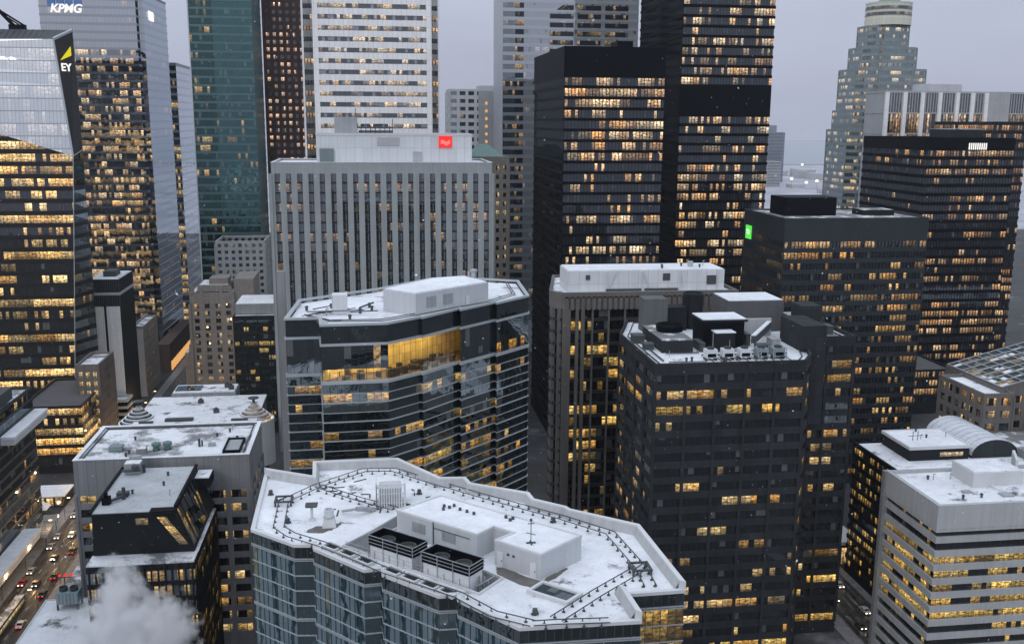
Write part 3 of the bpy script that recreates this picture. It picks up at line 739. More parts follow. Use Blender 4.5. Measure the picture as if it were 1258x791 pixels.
t = thing('stone_tower', 'stepped grey-brown limestone tower with paired lit windows beside the bright street', 'office tower', (-88, 560, 0))
p = rect(-98.6, -76.5, 540, 575)
tower('', '', '', p, 60, 4.0, 2.4, M['stone_lt'], M['old'], pane=2, d=.5, piers=(5.5, 3.0, .6), mode='cell', hidden=(1, 2), crown=6, root=t, deck=M['snow_worn'])
b = MB(); b.box(-103.5, -98.2, 541, 572, 0, 27); b.box(-101.5, -98, 543, 560, 27, 31); b.box(-76.2, -66, 541, 570, 0, 67); b.build('side_wing', M['stone_lt'], t)
b = MB(); b.box(-96, -79, 546, 566, 59.5, 63); b.box(-90, -80, 548, 560, 63, 66.5)
for x in (-97.5, -93, -83, -78): b.box(x - .8, x + .8, 539.4, 541, 59.5, 63.2)
b.build('roof_turret', M['stone_lt'], t)
b = MB(); b.box(-95, -80, 547, 565, 63.01, 63.2); b.box(-98.3, -96.2, 541.5, 560, 59.9, 60.2); b.box(-103.2, -101.7, 542, 571, 27.01, 27.2); b.build('snow_cover', M['snow'], t)

p = rect(-68.5, -46, 480, 510)
t = tower('dark_block', 'small dark glass block with yellow windows under a snowy roof edge', 'office block', p, 58.5, 3.5, 2.2, M['charcoal'], M['b30'], pane=2.2, d=.25, hidden=(2,), crown=2, ph=.3, deck=M['snow'], piers=(5.6, .5, .3))
pbox(t, 'roof_structure', -68, -46, 484, 509, 58.6, 63.5, M['conc'], M['snow_clean'])

p = rect(-142, -127.6, 512, 541)
t = thing('slab_tower', 'narrow slab tower with blank white panels and a black flank', 'office tower', (-135, 525, 0))
b = MB(); b.box(-142, -127.6, 512, 541, 0, 72); b.build('wall', M['charcoal'], t)
b = MB(); b.box(-141.7, -135.7, 511.6, 511.99, 4, 58.5); b.box(-134.5, -128, 511.6, 511.99, 4, 58.5); b.build('white_panel', surf('white_tile_panel', (.74, .74, .74), panel=(1.0, 1.0), var=.05), t)
b = MB()
b.box(-142, -127.3, 511.5, 541, 64.2, 65.6); b.build('ledge', M['conc_lt'], t)
b = MB()
for k in range(17): b.box(-142 + .88 * k, -141.7 + .88 * k, 511.4, 512, 66, 71.5); b.box(-142 + .88 * k, -141.7 + .88 * k, 511.4, 512, 58.7, 63.8)
b.build('louvre_fins', M['gunmetal'], t)
b = MB(); b.box(-141.6, -128, 512.4, 540.6, 72.01, 72.3); b.build('snow_cover', M['snow'], t)
b = MB(); b.box(-137, -131, 520, 530, 72.3, 75); b.build('plant_room', M['gunmetal'], t)

p = rect(-133.4, -127.4, 555, 588)
t = tower('stone_block', 'narrow pale stone block with a brown flank and snowy roof', 'office block', p, 39.5, 4.2, 2.2, M['stone_lt'], M['old'], pane=2, d=.3, hidden=(0, 2, 3), crown=3, deck=M['snow_worn'], piers=(4, 2.2, .35, (1,)))
b = MB(); b.box(-133.4, -127.4, 554.4, 554.9, 0, 38); b.build('end_wall', M['conc_lt'], t)

p = rect(-134.2, -125, 455, 480)
t = tower('stone_block', 'brown stone block with bright corner windows below the faceted glass tower', 'office block', p, 42.5, 4.3, 2.7, M['stone'], M['lobby'], pane=1.5, d=.5, hidden=(2, 3), crown=3.4, deck=M['snow_worn'], piers=(3.0, 1.3, .5))
p = rect(-134, -125.2, 500, 509)
t = tower('balcony_block', 'low concrete block with open balconies at the foot of the slab tower', 'apartment block', p, 13.5, 3.4, 2.2, M['conc_lt'], M['black_blank'], pane=2, d=.9, hidden=(2, 3), crown=1.2, deck=M['snow'])
t = thing('canopy_building', 'brown brick building with a lit shopfront on the bright street', 'building', (-131, 650, 0))
b = MB(); b.box(-133, -125.5, 610, 690, 0, 17); b.build('wall', M['brick'], t)
b = MB()
for k in range(10): b.box(-125.4, -124.9, 612 + 7.6 * k, 617 + 7.6 * k, .6, 6)
b.build('shop_window', M['shop'], t)

# ------------------------------------------------------------------ middle distance
# snowy roof with two stepped round skylights
t = thing('low_building', 'low building with wide snowy roof and a stepped round skylight at each end', 'building', (-66, 384, 0))
b = MB(); b.box(-90, -46, 366, 402, 0, 40); b.box(-83, -58, 402, 414, 0, 42); b.build('wall', M['conc'], t)
b = MB(); b.box(-90.3, -45.7, 365.7, 402.3, 40.004, 40.6); b.box(-82.6, -58.4, 402.4, 413.6, 42.004, 42.5); b.build('roof_deck', M['snow'], t)
for cx in (-89.5, -47.5):
    b = MB(); prof = []
    for k in range(6):
        r = 7.4 - 1.15 * k; z = 38.5 + 1.05 * k
        prof += [(r, z), (r, z + .62), (r - .55, z + .62)]
    b.lathe((cx, 374), [(7.4, 22)] + prof + [(1.0, 45.2), (0, 45.3)], 32); d = b.build('round_skylight', M['conc_lt'], t)
    b = MB()
    for k in range(6):
        r = 7.4 - 1.15 * k; z = 38.5 + 1.05 * k
        b.lathe((cx, 374), [(r - .5, z + .63), (r - 1.0, z + 1.1)], 32)
    b.build('glazing_ring', M['black_blank'] if cx < -60 else M['lobby'], d)
    b = MB(); b.lathe((cx, 374), [(.5, 45.2), (.5, 46.6), (2.0, 46.9), (2.0, 47.2), (0, 47.4)], 16); b.build('finial', M['gunmetal'], d)
    for k in range(6):
        r = 7.4 - 1.15 * k; z = 38.5 + 1.05 * k
        b = MB(); b.lathe((cx, 374), [(r + .03, z + .63), (r - .5, z + .66)], 32); b.build('snow_ledge', M['snow'], d)
b = MB(); b.box(-79, -69, 367.5, 370, 40.6, 41.5); b.build('roof_curb', M['gunmetal'], t)
for q in ((-88, -83), (-55, -49)):
    b = MB(); b.box(*q, 366.3, 367.6, 40.6, 41.2); b.build('roof_curb', M['gunmetal'], t)
b = MB(); b.box(-82, -72, 404, 411, 42.5, 42.9); b.build('skylight_pane', M['b28'], t)
for i, (x, y) in enumerate(((-62, 378), (-70, 392), (-62, 408), (-60, 405))):
    b = MB(); b.box(x - 1, x + 1, y - .8, y + .8, 40.6 if y < 402 else 42.5, 42 if y < 402 else 44); b.box(x - .5, x + .5, y - .4, y + .4, 42 if y < 402 else 44, 42.6 if y < 402 else 44.8)
    tag(b.build('roof_vent', M['gunmetal']), 'small dark roof vent on the snow between the round skylights', 'vent', 'vents on the snowy low roof')

# grey concrete block with deep blank fascia
p = rect(-83.7, -37.2, 275, 306)
t = tower('concrete_block', 'grey concrete office block with a deep blank fascia and patchy snow on its roof', 'office block', p, 58, 4.1, 2.4, M['conc'], M['b25'], pane=2.4, d=.35, crown=10.2, ph=.5, deck=M['snow_worn'],
          piers=(5.8, 1.5, .4), hidden=(2, 3), zlo=0)
b = MB(); b.ring(offset(p, -1.6), .15, 57.5, 57.9, inner=-.1); b.build('roof_kerb', M['gunmetal'], t)
b = MB(); b.ring(p, .5, 58.005, 58.2, inner=-.7); b.build('parapet_cap', M['snow_clean'], t)
h = MB(); h.ring(rect(-44.6, -39.6, 278, 290), 0, 57.5, 58.3, inner=-.5); hh = h.build('roof_hatch', M['black'], t)
b = MB(); b.box(-44.1, -40.1, 278.5, 289.5, 57.6, 57.8); b.build('hatch_cover', surf('grey_hatch', (.32, .33, .34)), hh)
for lab, x, y, s in (('green round roof fan on the patchy snow, nearer the tall duct', -63.6, 283, 0), ('green round roof fan on the patchy snow, nearer the roof hatch', -60.6, 283.6, 0)):
    u = thing('roof_fan', lab, 'roof fan', (x, y, 57.5), 'green fans on the concrete block')
    b = MB(); b.lathe((x, y), [(.9, 57.5), (.9, 58.7), (1.3, 58.9), (1.3, 59.6), (0, 60.1)], 14); b.build('housing', surf('green_paint', (.12, .20, .18)), u)
    b = MB(); b.lathe((x, y), [(1.1, 57.5), (1.1, 57.75), (0, 57.76)], 14); b.build('base_ring', M['gunmetal'], u)
u = thing('air_handler', 'grey-green air handler with a duct on the patchy snow roof', 'air handler', (-74.5, 284, 57.5))
b = MB(); b.box(-76.6, -73, 282.6, 285.4, 57.7, 59); b.build('housing', surf('grey_green_metal', (.20, .25, .25)), u)
b = MB(); b.bar((-73, 284, 58.3), (-70.5, 284, 58.3), .35, 8); b.build('duct', M['galv'], u)
b = MB(); b.bar((-78.5, 284, 58.1), (-76.6, 284, 58.1), .3, 8); b.build('duct', M['galv'], u)
u = thing('roof_box', 'low grey ventilation box at the front of the patchy snow roof', 'vent box', (-67, 281, 57.5))
b = MB(); b.box(-68.4, -65.8, 280, 282, 57.5, 58.9); b.build('housing', M['conc'], u)
b = MB(); b.box(-68.2, -66, 280.2, 281.8, 58.91, 59); b.build('snow_cover', M['snow'], u)
u = thing('roof_box', 'dark flue and small box standing in the middle of the patchy snow roof', 'flue', (-51, 285, 57.5))
b = MB(); b.bar((-52, 285, 57.5), (-52, 285, 59.8), .35, 8); b.bar((-51.3, 285.4, 57.5), (-51.3, 285.4, 59.2), .25, 8); b.build('flue_pipe', M['gunmetal'], u)
b = MB(); b.box(-49.5, -47.6, 284.5, 286, 57.5, 58.4); b.build('box', M['galv'], u)

# dark block with the sloping glazed side
t = thing('sloped_block', 'dark office block with a sloping glazed top storey and snowy ledge', 'office block', (-60, 256, 0))
b = MB(); b.box(-71.5, -46, 236.5, 272, 0, 43.6)
b.prism([(-71, 242), (-46.8, 242), (-46.8, 271.5), (-71, 271.5)], 44.2, 55.6, poly2=[(-70, 239.5), (-51, 239.5), (-51, 271.5), (-70, 271.5)], top=False)
b.box(-70.4, -50.6, 239, 272, 55.6, 56.05); b.build('wall', M['charcoal'], t)
b = MB(); b.box(-71.4, -46.1, 236.6, 242.6, 43.604, 44.0); b.box(-71.4, -46.1, 236.6, 271.9, 43.3, 43.62); b.build('snowy_ledge', M['snow_worn'], t)
b = MB(); b.prism([(-69.9, 239.4), (-56.5, 239.4), (-56.5, 241.8), (-51.2, 241.8), (-51.2, 271.6), (-69.9, 271.6)], 56.054, 56.2); b.build('roof_deck', surf('slushy_grey_roof', (.40, .42, .44), var=.25, scale=.15), t)
b = MB(); b.box(-56.3, -50.4, 238.9, 241.6, 56.06, 56.3); b.box(-70.6, -69.9, 239, 272, 56.06, 56.7); b.box(-51.1, -50.4, 241.8, 272, 56.06, 56.7); b.build('roof_edge', M['black'], t)
# sloping glazing: mullioned bays on the flank, one lit strip at the corner
for k in range(6):
    y0 = 243 + 4.6 * k; y1 = y0 + 3.9
    P = lambda y, s: (-46.8 - 4.2 * s + .12, y, 44.2 + 11.4 * s + .05)
    b = MB(); b.face([P(y0, .08), P(y1, .08), P(y1, .94), P(y0, .94)], [(k, 0), (k + 3, 0), (k + 3, 2.9), (k, 2.9)]); b.build('sloping_window', M['b26'], t)
b = MB()
for k in range(5):
    pass
b.face([(-55.0, 239.72, 54.6), (-52.8, 239.72, 54.6), (-48.0, 241.4, 46.4), (-50.2, 241.4, 46.4)][::-1], [(0, 0), (4, 0), (4, 3), (0, 3)]); b.build('lit_corner_strip', M['b26_lit'], t)
b = MB(); b.face([(-60, 239.9, 52.6), (-57, 239.9, 52.6), (-57, 239.7, 54.4), (-60, 239.7, 54.4)], [(0, 0), (2, 0), (2, .9), (0, .9)]); b.build('small_window', M['b26_lit'], t)
for k in range(10):
    z = 42 - 4.1 * k
    if z < 4: break
    b = glass_band(rect(-71.5, -45.95, 236.4, 272), z - 2.8, z, k, 1.4, skip=(2, 3)); b.build('window_band', M['b26'], t)
b = MB()
for k in range(22): b.box(-45.95, -45.8, 237.2 + 1.62 * k, 237.5 + 1.62 * k, 0, 43.3)
for k in range(16): b.box(-71 + 1.62 * k, -70.6 + 1.62 * k, 236.05, 236.4, 0, 43.3)
b.build('facade_fins', M['charcoal'], t)
b = MB(); b.face([(-51, 264, 56.3), (-46.8, 264, 44.6), (-46.3, 272, 44.6), (-51, 272, 56.3)]); b.box(-50.6, -46.4, 266, 273, 52, 54.5); b.build('gable', M['charcoal'], t)
b = MB(); b.box(-50.4, -46.6, 266.2, 272.8, 54.51, 54.7); b.build('snow_cover', M['snow'], t)
u = thing('air_handler', 'boxy silver air handler with ducts at the back of the dark slushy roof', 'air handler', (-66, 268, 56.1))
b = MB(); b.box(-68.6, -64.4, 266.5, 269.8, 56.4, 59.2); b.box(-68, -65, 270, 271.4, 56.4, 60.2); b.build('housing', M['galv'], u)
b = MB(); b.lathe((-65.6, 266.0), [(.2, 58), (.9, 58), (.9, 59), (.2, 59)], 12); b.bar((-69, 265.9, 57.6), (-64.2, 265.9, 57.6), .35, 8); b.bar((-63.8, 268, 56.3), (-63.8, 268, 58.6), .4, 8); b.build('duct', M['gunmetal'], u)
b = MB(); b.box(-68.5, -64.5, 266.6, 269.7, 59.21, 59.35); b.build('snow_cover', M['snow'], u)
u = thing('roof_flue', 'dark flue with a capped elbow near the edge of the slushy roof', 'flue', (-68, 246, 56.1))
b = MB(); b.box(-68.9, -67, 244.6, 246.4, 56.2, 58.2); b.bar((-68, 245.5, 58.2), (-68, 245.5, 59.4), .5, 8); b.build('flue_box', M['black'], u)
b = MB(); b.bar((-67, 245.6, 57), (-64.5, 248.5, 57), .4, 8); b.bar((-64.5, 248.5, 56.2), (-64.5, 248.5, 59.3), .45, 8); b.box(-66.6, -63.8, 249.6, 251.6, 56.2, 57.4); b.build('duct', M['gunmetal'], u)

# low snowy roof beside the steam
t = thing('low_building', 'low building with clean snowy roof beside the steam and the busy street', 'building', (-80, 230, 0))
b = MB(); b.box(-88.8, -72.2, 196, 258.6, 0, 24.6); b.build('wall', M['dark_conc'], t)
b = MB(); b.box(-88.6, -72.3, 196.2, 258.4, 24.604, 25); b.build('roof_deck', M['snow'], t)
b = MB(); b.ring(rect(-88.8, -72.2, 196, 258.6), .15, 24.4, 25.2, inner=-.25); b.build('roof_edge', M['coping'], t)
u = thing('cooling_unit', 'blue-grey cooling unit with an open fan cage at the edge of the low snowy roof', 'cooling unit', (-80, 254.5, 25))
b = MB(); b.box(-84.2, -78.8, 252.4, 256.4, 26.6, 29.6); b.build('housing', surf('blue_grey_metal', (.20, .28, .31)), u)
for x in (-84, -79):
    for y in (252.6, 256.2):
        b = MB(); b.box(x - .2, x + .2, y - .2, y + .2, 25, 26.6); b.build('leg', M['gunmetal'], u)
for x in (-82.8, -80.2):
    b = MB(); b.lathe((x, 254.4), [(1.0, 29.6), (1.1, 30.6), (.95, 30.6), (.9, 29.9), (0, 29.9)], 16); b.build('fan_cowl', M['gunmetal'], u)
b = MB()
for k in range(6): b.box(-84.05 + .9 * k, -83.65 + .9 * k, 252.25, 252.4, 26.7, 29.4)
b.build('louvres', M['galv'], u)
b = MB(); b.box(-88, -86.6, 228, 229.6, 25, 26.6); b.bar((-87.3, 228.8, 26.6), (-87.3, 228.8, 27.6), .5, 8)
tag(b.build('roof_vent', M['gunmetal']), 'dark square vent close to the edge of the low snowy roof', 'vent')

# teal glass block along the street with snowy ledges
p = [(-150, 256), (-124, 256), (-124, 366), (-150, 366)]
t = tower('glass_block', 'dark teal glass block along the busy street with snowy ledges jutting from it', 'office block', p, 56, 3.7, 2.7, M['slate'], M['b28'], pane=1.5, d=.12, hidden=(2, 3), crown=1.2, deck=M['snow_worn'], fins=None)
b = MB(); b.box(-124, -119.6, 333, 366.5, 44.6, 46.6); b.build('ledge', M['coping'], t)
b = MB(); b.box(-123.8, -119.3, 332.8, 366.8, 46.604, 47.5); b.build('snow_ledge', M['snow_clean'], t)
b = MB(); b.box(-124, -118.5, 270, 345, 7.0, 9.2); b.build('canopy', M['coping'], t)
b = MB(); b.box(-123.8, -118.2, 270, 345.4, 9.204, 10.3); b.build('snow_ledge', M['snow_clean'], t)
for k in range(16):
    b = MB(); b.face([(-123.8, 268 + 6 * k, .6), (-123.8, 272.6 + 6 * k, .6), (-123.8, 272.6 + 6 * k, 4.4), (-123.8, 268 + 6 * k, 4.4)], [(3 * k, 0), (3 * k + 2, 0), (3 * k + 2, .95), (3 * k, .95)]); b.build('shop_window', M['lobby'], t)
b = MB(); b.box(-149, -125, 336, 350, 56, 60); b.build('plant_room', M['gunmetal'], t)

# brown stone block with white penthouse
p = [(53.6, 317), (53.6, 303), (58, 300), (113, 300), (113, 336), (53.6, 336)]
t = thing('stone_block', 'brown stone office block with recessed dark glass bays and a white metal penthouse', 'office block', (84, 318, 0))
tower('', '', '', [(60.5, 336), (54.3, 306), (54.3, 302.8), (57.8, 300), (113, 300), (113, 336)], 98.2, 3.9, 2.9, surf('dark_brown_spandrel', (.03, .028, .026)), [M['black_blank'], M['stone_gl']], pane=1.8, d=.5, crown=5.2, root=t, hidden=(4, 5), ph=.8, deck=M['snow'],
      emats={3: 1}, over=None)
b = MB(); b.ring([(60.5, 336), (54.3, 306), (54.3, 302.8), (57.8, 300), (113, 300), (113, 336)], .56, 93.0, 98.24, inner=-.42); b.build('stone_crown', M['stone'], t)
for q in ((54.0, 55.2, 302.2, 305.6), (55.6, 56.8, 300.6, 302.6), (62.8, 63.9, 299.0, 300.2), (66.2, 66.7, 299.2, 300.2), (71.4, 71.9, 299.2, 300.2), (76.6, 77.1, 299.2, 300.2), (81.8, 82.3, 299.2, 300.2)):
    b = MB(); b.box(*q, 0, 93.0); b.build('stone_pier', M['stone'], t)
b = MB(); b.box(57.0, 57.6, 299.2, 301, 0, 93)
for k in range(24): b.box(53.9, 54.4, 302.8, 306, 1.2 + 3.9 * k, 2.6 + 3.9 * k)
b.build('stone_spandrel', M['stone'], t)
b = MB(); b.box(57.6, 59.4, 299.0, 300.2, 0, 93); b.box(61.0, 62.0, 299.0, 300.2, 0, 93); b.box(85.6, 113.4, 299.0, 300.2, 87.4, 93)
for k in range(32): b.box(57.6 + 1.72 * k, 58.7 + 1.72 * k, 298.9, 299.9, 92.8, 97)
b.box(57, 113.5, 298.9, 299.9, 96.6, 98.25); b.build('pier', M['stone'], t)
b = MB(); b.face([(58, 299.52, 93.4), (112.5, 299.52, 93.4), (112.5, 299.52, 96.4), (58, 299.52, 96.4)], [(0, 90), (63, 90), (63, 90.9), (0, 90.9)]); b.build('attic_window_band', M['lobby'], t)
b = MB(); b.box(59.3, 110.3, 304, 318, 97.4, 104.2); b.build('penthouse', M['white_metal'], t)
for x in (71.5, 83, 95.5, 108):
    b = MB(); b.box(x, x + .3, 303.6, 304, 98, 104); b.build('cladding_rib', M['coping'], t)
for q in ((72, 75), (86, 83.2), (97, 95.6)):
    b = MB(); b.bar((q[0], 303.7, 98), (q[1], 303.7, 104), .14, 4); b.build('brace', M['coping'], t)
for q in ((104.5, 107.5, 303.7, 303.96, 99.5, 102.4), (90, 92.3, 303.7, 303.96, 101, 103.2), (65, 66.3, 303.7, 303.96, 101.5, 103), (71.5, 83, 303.5, 303.9, 97.8, 98.5), (84, 95, 303.5, 303.9, 97.8, 98.5)):
    b = MB(); b.box(*q); b.build('vent_grille', M['gunmetal'], t)
b = MB(); b.box(59.6, 110, 304.3, 317.7, 104.2, 104.45); b.build('snow_cover', M['snow_clean'], t)
b = MB(); b.box(100, 101.4, 309, 310.4, 104.45, 106.2); tag(b.build('roof_vent', M['conc_lt']), 'small grey vent on the white metal penthouse', 'vent')
b = MB(); b.box(56.0, 58.6, 303.6, 316, 97.42, 97.6); b.build('snow_cover', M['snow'], t)

# dark concrete office block
p = [(68.3, 234.2), (107.6, 234.2), (112.0, 241), (118.2, 261), (134.2, 261), (134.2, 292), (75.6, 292), (68.3, 271)]
t = tower('dark_block', 'dark concrete office block with wide window bays and cluttered snowy roof', 'office block', p, 91.2, 4.1, 2.25, M['dark_conc'], M['dark'], pane=1.55, d=.22, crown=3.0, ph=1.1, deck=M['snow'],
          piers=(8.6, .8, .42), hidden=(5, 6), thin=lambda k: 1.85, over=lambda k: M['dark_lit'] if k in (2, 17, 18, 19, 20) else None)
b = MB(); b.ring(offset(p, -2.0), .0, 89.6, 90.5, inner=-.2); b.build('roof_rail', M['gunmetal'], t)
for (x0, x1, y0, y1, z1) in ((112.2, 119, 247, 262, 97.2), (118.6, 124.5, 263, 270, 99.6)):
    b = MB(); b.box(x0, x1, y0, y1, 70, z1); b.build('shaft', M['dark_conc'], t)
b = MB(); b.box(74.5, 83, 250, 270, 90, 93.4); b.build('screen_wall', M['dark_conc'], t)
b = MB(); b.prism(rect(74.5, 83, 250, 270), 93.404, 93.6); b.build('snow_cover', M['snow_half'], t)
b = MB(); b.lathe((80, 262), [(3.6, 93.5), (3.9, 95.3), (3.6, 95.5), (3.2, 94.4), (0, 94.3)], 24); b.build('fan_ring', M['black'], t)
u = MB(); u.box(76.5, 83.5, 276, 282, 90, 100); u.build('stair_tower', surf('mid_grey_metal', (.11, .115, .12)), t)
u = MB(); u.lathe((93, 282), [(3.0, 90), (3.0, 100.5), (2.6, 100.8), (2.4, 100.2), (0, 100.2)], 20); u.box(84, 90, 278, 283, 90, 97); u.build('flue_stack', M['charcoal'], t)
b = MB(); b.box(87, 98.5, 254, 263, 90, 97.4); b.build('penthouse', M['black'], t)
b = MB(); b.box(86.4, 99.2, 253.4, 263.6, 97.4, 98.0); b.box(89, 94.5, 249.6, 254, 90, 95.2); b.build('penthouse_roof', M['charcoal'], t)
b = MB(); b.box(86.7, 98.9, 253.7, 263.3, 98.004, 98.25); b.box(89, 94.6, 249.5, 253.4, 95.2, 95.45); b.build('snow_cover', M['snow_clean'], t)
b = MB(); b.box(101, 118, 274, 288, 90, 99.3); b.build('penthouse', surf('grey_brown_metal', (.10, .10, .105)), t)
b = MB(); b.box(101.3, 117.7, 274.3, 287.7, 99.3, 99.5); b.build('snow_cover', M['snow_clean'], t)
b = MB(); b.prism([(99, 250), (100.4, 250), (112, 268), (110.6, 268)], 92.2, 94.2); b.build('duct', M['gunmetal'], t)
b = MB(); b.prism([(99, 250), (100.4, 250), (112, 268), (110.6, 268)], 94.204, 94.5); b.build('snow_cover', M['snow_clean'], t)
b = MB(); b.box(104, 112, 268, 269, 90, 95.2); b.build('pale_screen', M['conc_lt'], t)
acl = ['white air conditioner nearest the round fan on the dark concrete roof', 'second white air conditioner in the row on the dark concrete roof', 'middle white air conditioner in the row on the dark concrete roof',
       'blue-grey air conditioner beside the white row on the dark concrete roof', 'blue-grey air conditioner nearest the tall shaft on the dark concrete roof']
for k in range(5):
    x = 84.8 + 4.55 * k; y = 241.2; mm = M['white_metal'] if k < 3 else surf('blue_grey_unit', (.22, .27, .29))
    u = thing('air_conditioner', acl[k], 'air conditioner', (x, y, 90.1), 'air conditioners on the dark concrete roof')
    b = MB(); b.box(x - 1.5, x + 1.5, y - 1.3, y + 1.3, 90.9, 93.0); b.build('housing', mm, u)
    b = MB(); b.lathe((x, y), [(.95, 93.0), (1.05, 93.5), (.9, 93.5), (.8, 93.1), (0, 93.1)], 14); b.build('fan_cowl', M['gunmetal'], u)
    b = MB(); b.box(x - 1.1, x + 1.1, y - 1.36, y - 1.3, 91.1, 92.0); b.build('grille', M['black'], u)
    for sx in (-1.35, 1.35):
        b = MB(); b.box(x + sx - .12, x + sx + .12, y - 1.2, y + 1.2, 90.1, 90.9); b.build('leg', M['gunmetal'], u)
b = MB()
for k in range(10): b.bar((85 + 2.3 * k, 237.4, 90.1), (85 + 2.3 * k, 243, 90.1), .18, 4)
b.build('roof_pipe', M['gunmetal'], t)
rr = random.Random(41)
for (x0, x1, y0, y1, z1) in ((70, 73, 262, 266, 92.2), (71, 73.5, 254, 257, 91.6), (99.5, 103, 246.5, 249, 92.4), (105, 107.4, 250, 254, 93.0), (85, 86.4, 250, 256, 92.4), (120, 124, 274, 280, 94.5), (126, 131, 268, 272, 92.4), (100, 101.2, 256, 266, 93.2)):
    b = MB(); b.box(x0, x1, y0, y1, 90, z1); b.box(x0 - .1, x1 + .1, y0 - .1, y1 + .1, z1, z1 + .15); b.build('roof_unit', M['gunmetal'] if rr.random() < .6 else M['galv'], t)
for (a, c, r) in (((72, 240, 90.5), (72, 262, 90.5), .22), ((73, 238.6, 90.4), (83, 238.6, 90.4), .15), ((83.6, 244.6, 90.6), (107, 244.6, 90.6), .25), ((83.6, 246, 91.2), (99, 246, 91.2), .16), ((103.5, 246, 90.5), (110, 257, 90.5), .3), ((120, 266, 90.5), (132, 266, 90.5), .2), ((75, 248, 90.5), (84, 248, 90.5), .2)):
    b = MB(); b.bar(a, c, r, 6); b.build('roof_pipe', M['gunmetal'], t)
for x in (97.8, 101.2, 104.6):
    b = MB()
    for yy in (239.4, 243): b.bar((x, yy, 90), (x, yy, 93.2), .1, 5)
    b.bar((x, 239.4, 93.1), (x, 243, 93.1), .1, 5); b.bar((x, 239.4, 91.6), (x, 243, 91.6), .08, 5); b.build('steel_frame', M['galv'], t)
b = MB(); b.bar((88, 248.7, 90), (88, 248.7, 96.5), .09, 5); b.bar((92, 247, 90), (92, 247, 94), .09, 5); b.bar((75, 245, 90), (75, 245, 92), .08, 5); b.build('mast', M['galv'], t)

# glass office block with saw-tooth front behind the nearest roof
p = [(-19.1, 206.5), (-12.1, 206.7), (-11.5, 199.1), (1.8, 199.8), (8.8, 205.8), (9.1, 205.2), (17.7, 214.6), (17.9, 213.2), (26.5, 221.6), (26.7, 220.4), (35.3, 229.2), (36, 252), (27.5, 256), (14, 258), (.2, 243), (-17.8, 228.7)]
hid = tuple(range(10, 16))
t = thing('glass_office', 'saw-tooth dark glass office block with a golden double-height floor under its snowy roof', 'office building', (8, 228, 0))
w = MB(); w.ring(p, .25, 109.55, 110, inner=-.5)
z = 109.55; k = 0
def band(z0, z1, mat, em=None):
    global k
    glass_band(p, z0, z1, k, 1.5, skip=hid, mats=em).build('window_band', [mat, M['sle_atrium'], M['sle']], t); k += 1
band(z - 3.6, z, M['sle_sp']); w.ring(p, .28, z - 4.1, z - 3.6); z -= 4.1
cg = clear_glass('hall_pane')
for (za, zb, eds, dark) in ((z - 4.9, z, (3, 5), (0, 1, 2, 4, 6, 7, 8, 9)), (z - 7.3, z - 4.9, (2, 3, 5), (0, 1, 4, 6, 7, 8, 9))):
    for grp in ((0, 1), (2,), (6, 7, 8, 9)):
        if grp[0] in eds: continue
        glass_band(p, za, zb, k, 1.5, skip=tuple(i for i in range(len(p)) if i not in grp)).build('window_band', [M['sle']], t)
    k += 1
    for e_ in eds: glass_band(p, za, zb, k, 1.5, skip=tuple(i for i in range(len(p)) if i != e_)).build('hall_window_band', [cg], t)
inner = offset(p, -6.5); hall = [p[2], p[3], p[4], p[5], p[6], inner[6], inner[4], inner[3], inner[2]]
h = MB(); h.face([(*q, z - 7.28) for q in hall]); h.build('hall_floor', surf('hall_carpet', (.10, .07, .04)), t)
h = MB(); h.face([(*q, z - .02) for q in reversed(hall)]); h.build('hall_ceiling', surf('hall_ceiling', (.55, .45, .28)), t)
h = MB()
for a, c in ((inner[2], inner[3]), (inner[3], inner[4]), (inner[4], inner[6]), (inner[2], p[2]), (p[6], inner[6])): h.face([(*a, z - 7.3), (*c, z - 7.3), (*c, z), (*a, z)])
h.build('hall_back_wall', surf('amber_wood_panel', (.64, .46, .14), panel=(2.0, 1.8), var=.3), t)
h = MB(); h.face([(*p[2], z - 4.9), (*p[3], z - 4.9), (inner[3][0], inner[3][1], z - 4.9), (inner[2][0], inner[2][1], z - 4.9)]); h.build('mezzanine', surf('mezzanine', (.2, .15, .08)), t)
strip = lamp('hall_light', (1, .80, .42), 32.0); strip.cycles.emission_sampling = 'AUTO'
for a, c in ((p[2], p[3]), (p[3], p[4]), (p[5], p[6])):
    A_, C_ = Vector(a), Vector(c); dv = (C_ - A_).normalized(); nv = Vector((-dv.y, dv.x)); LL = (C_ - A_).length
    for s_ in range(1, int(LL / 2.2) + 1):
        zz = z - .25 if a is not p[2] else z - 5.1
        q = A_ + dv * (2.2 * s_ - .6) + nv * 3.0
        h = MB(); h.obox(q, nv, 2.0, .16, zz, zz + .08); h.build('hall_light', strip, t)
h = MB(); rr = random.Random(3)
for s_ in range(34):
    a, c = rr.choice(((p[2], p[3]), (p[3], p[4]), (p[5], p[6]))); A_, C_ = Vector(a), Vector(c); dv = (C_ - A_).normalized(); nv = Vector((-dv.y, dv.x))
    q = A_ + dv * ((C_ - A_).length * rr.uniform(.05, .95)) + nv * rr.uniform(.8, 5); h.obox(q, dv, rr.uniform(.3, .9), .4, z - 7.28, z - 7.28 + rr.uniform(.7, 1.6))
h.build('hall_furniture', surf('hall_furniture', (.05, .035, .02)), t)
w.ring(p, .25, z - 8, z - 7.3); z -= 8
while z > 4:
    band(z - 1.95, z, M['sle_sp']); w.ring(p, .14, z - 2.08, z - 1.95)
    band(z - 3.85, z - 2.08, M['sle']); w.ring(p, .24, z - 4.05, z - 3.85); z -= 4.05
w.ring(p, .05, 0, z, inner=-1)
w.build('floor_trim', M['silver'], t)
b = MB(); b.prism(offset(p, -.55), 108.6, 109.1, bottom=False); b.build('roof_deck', M['snow'], t)
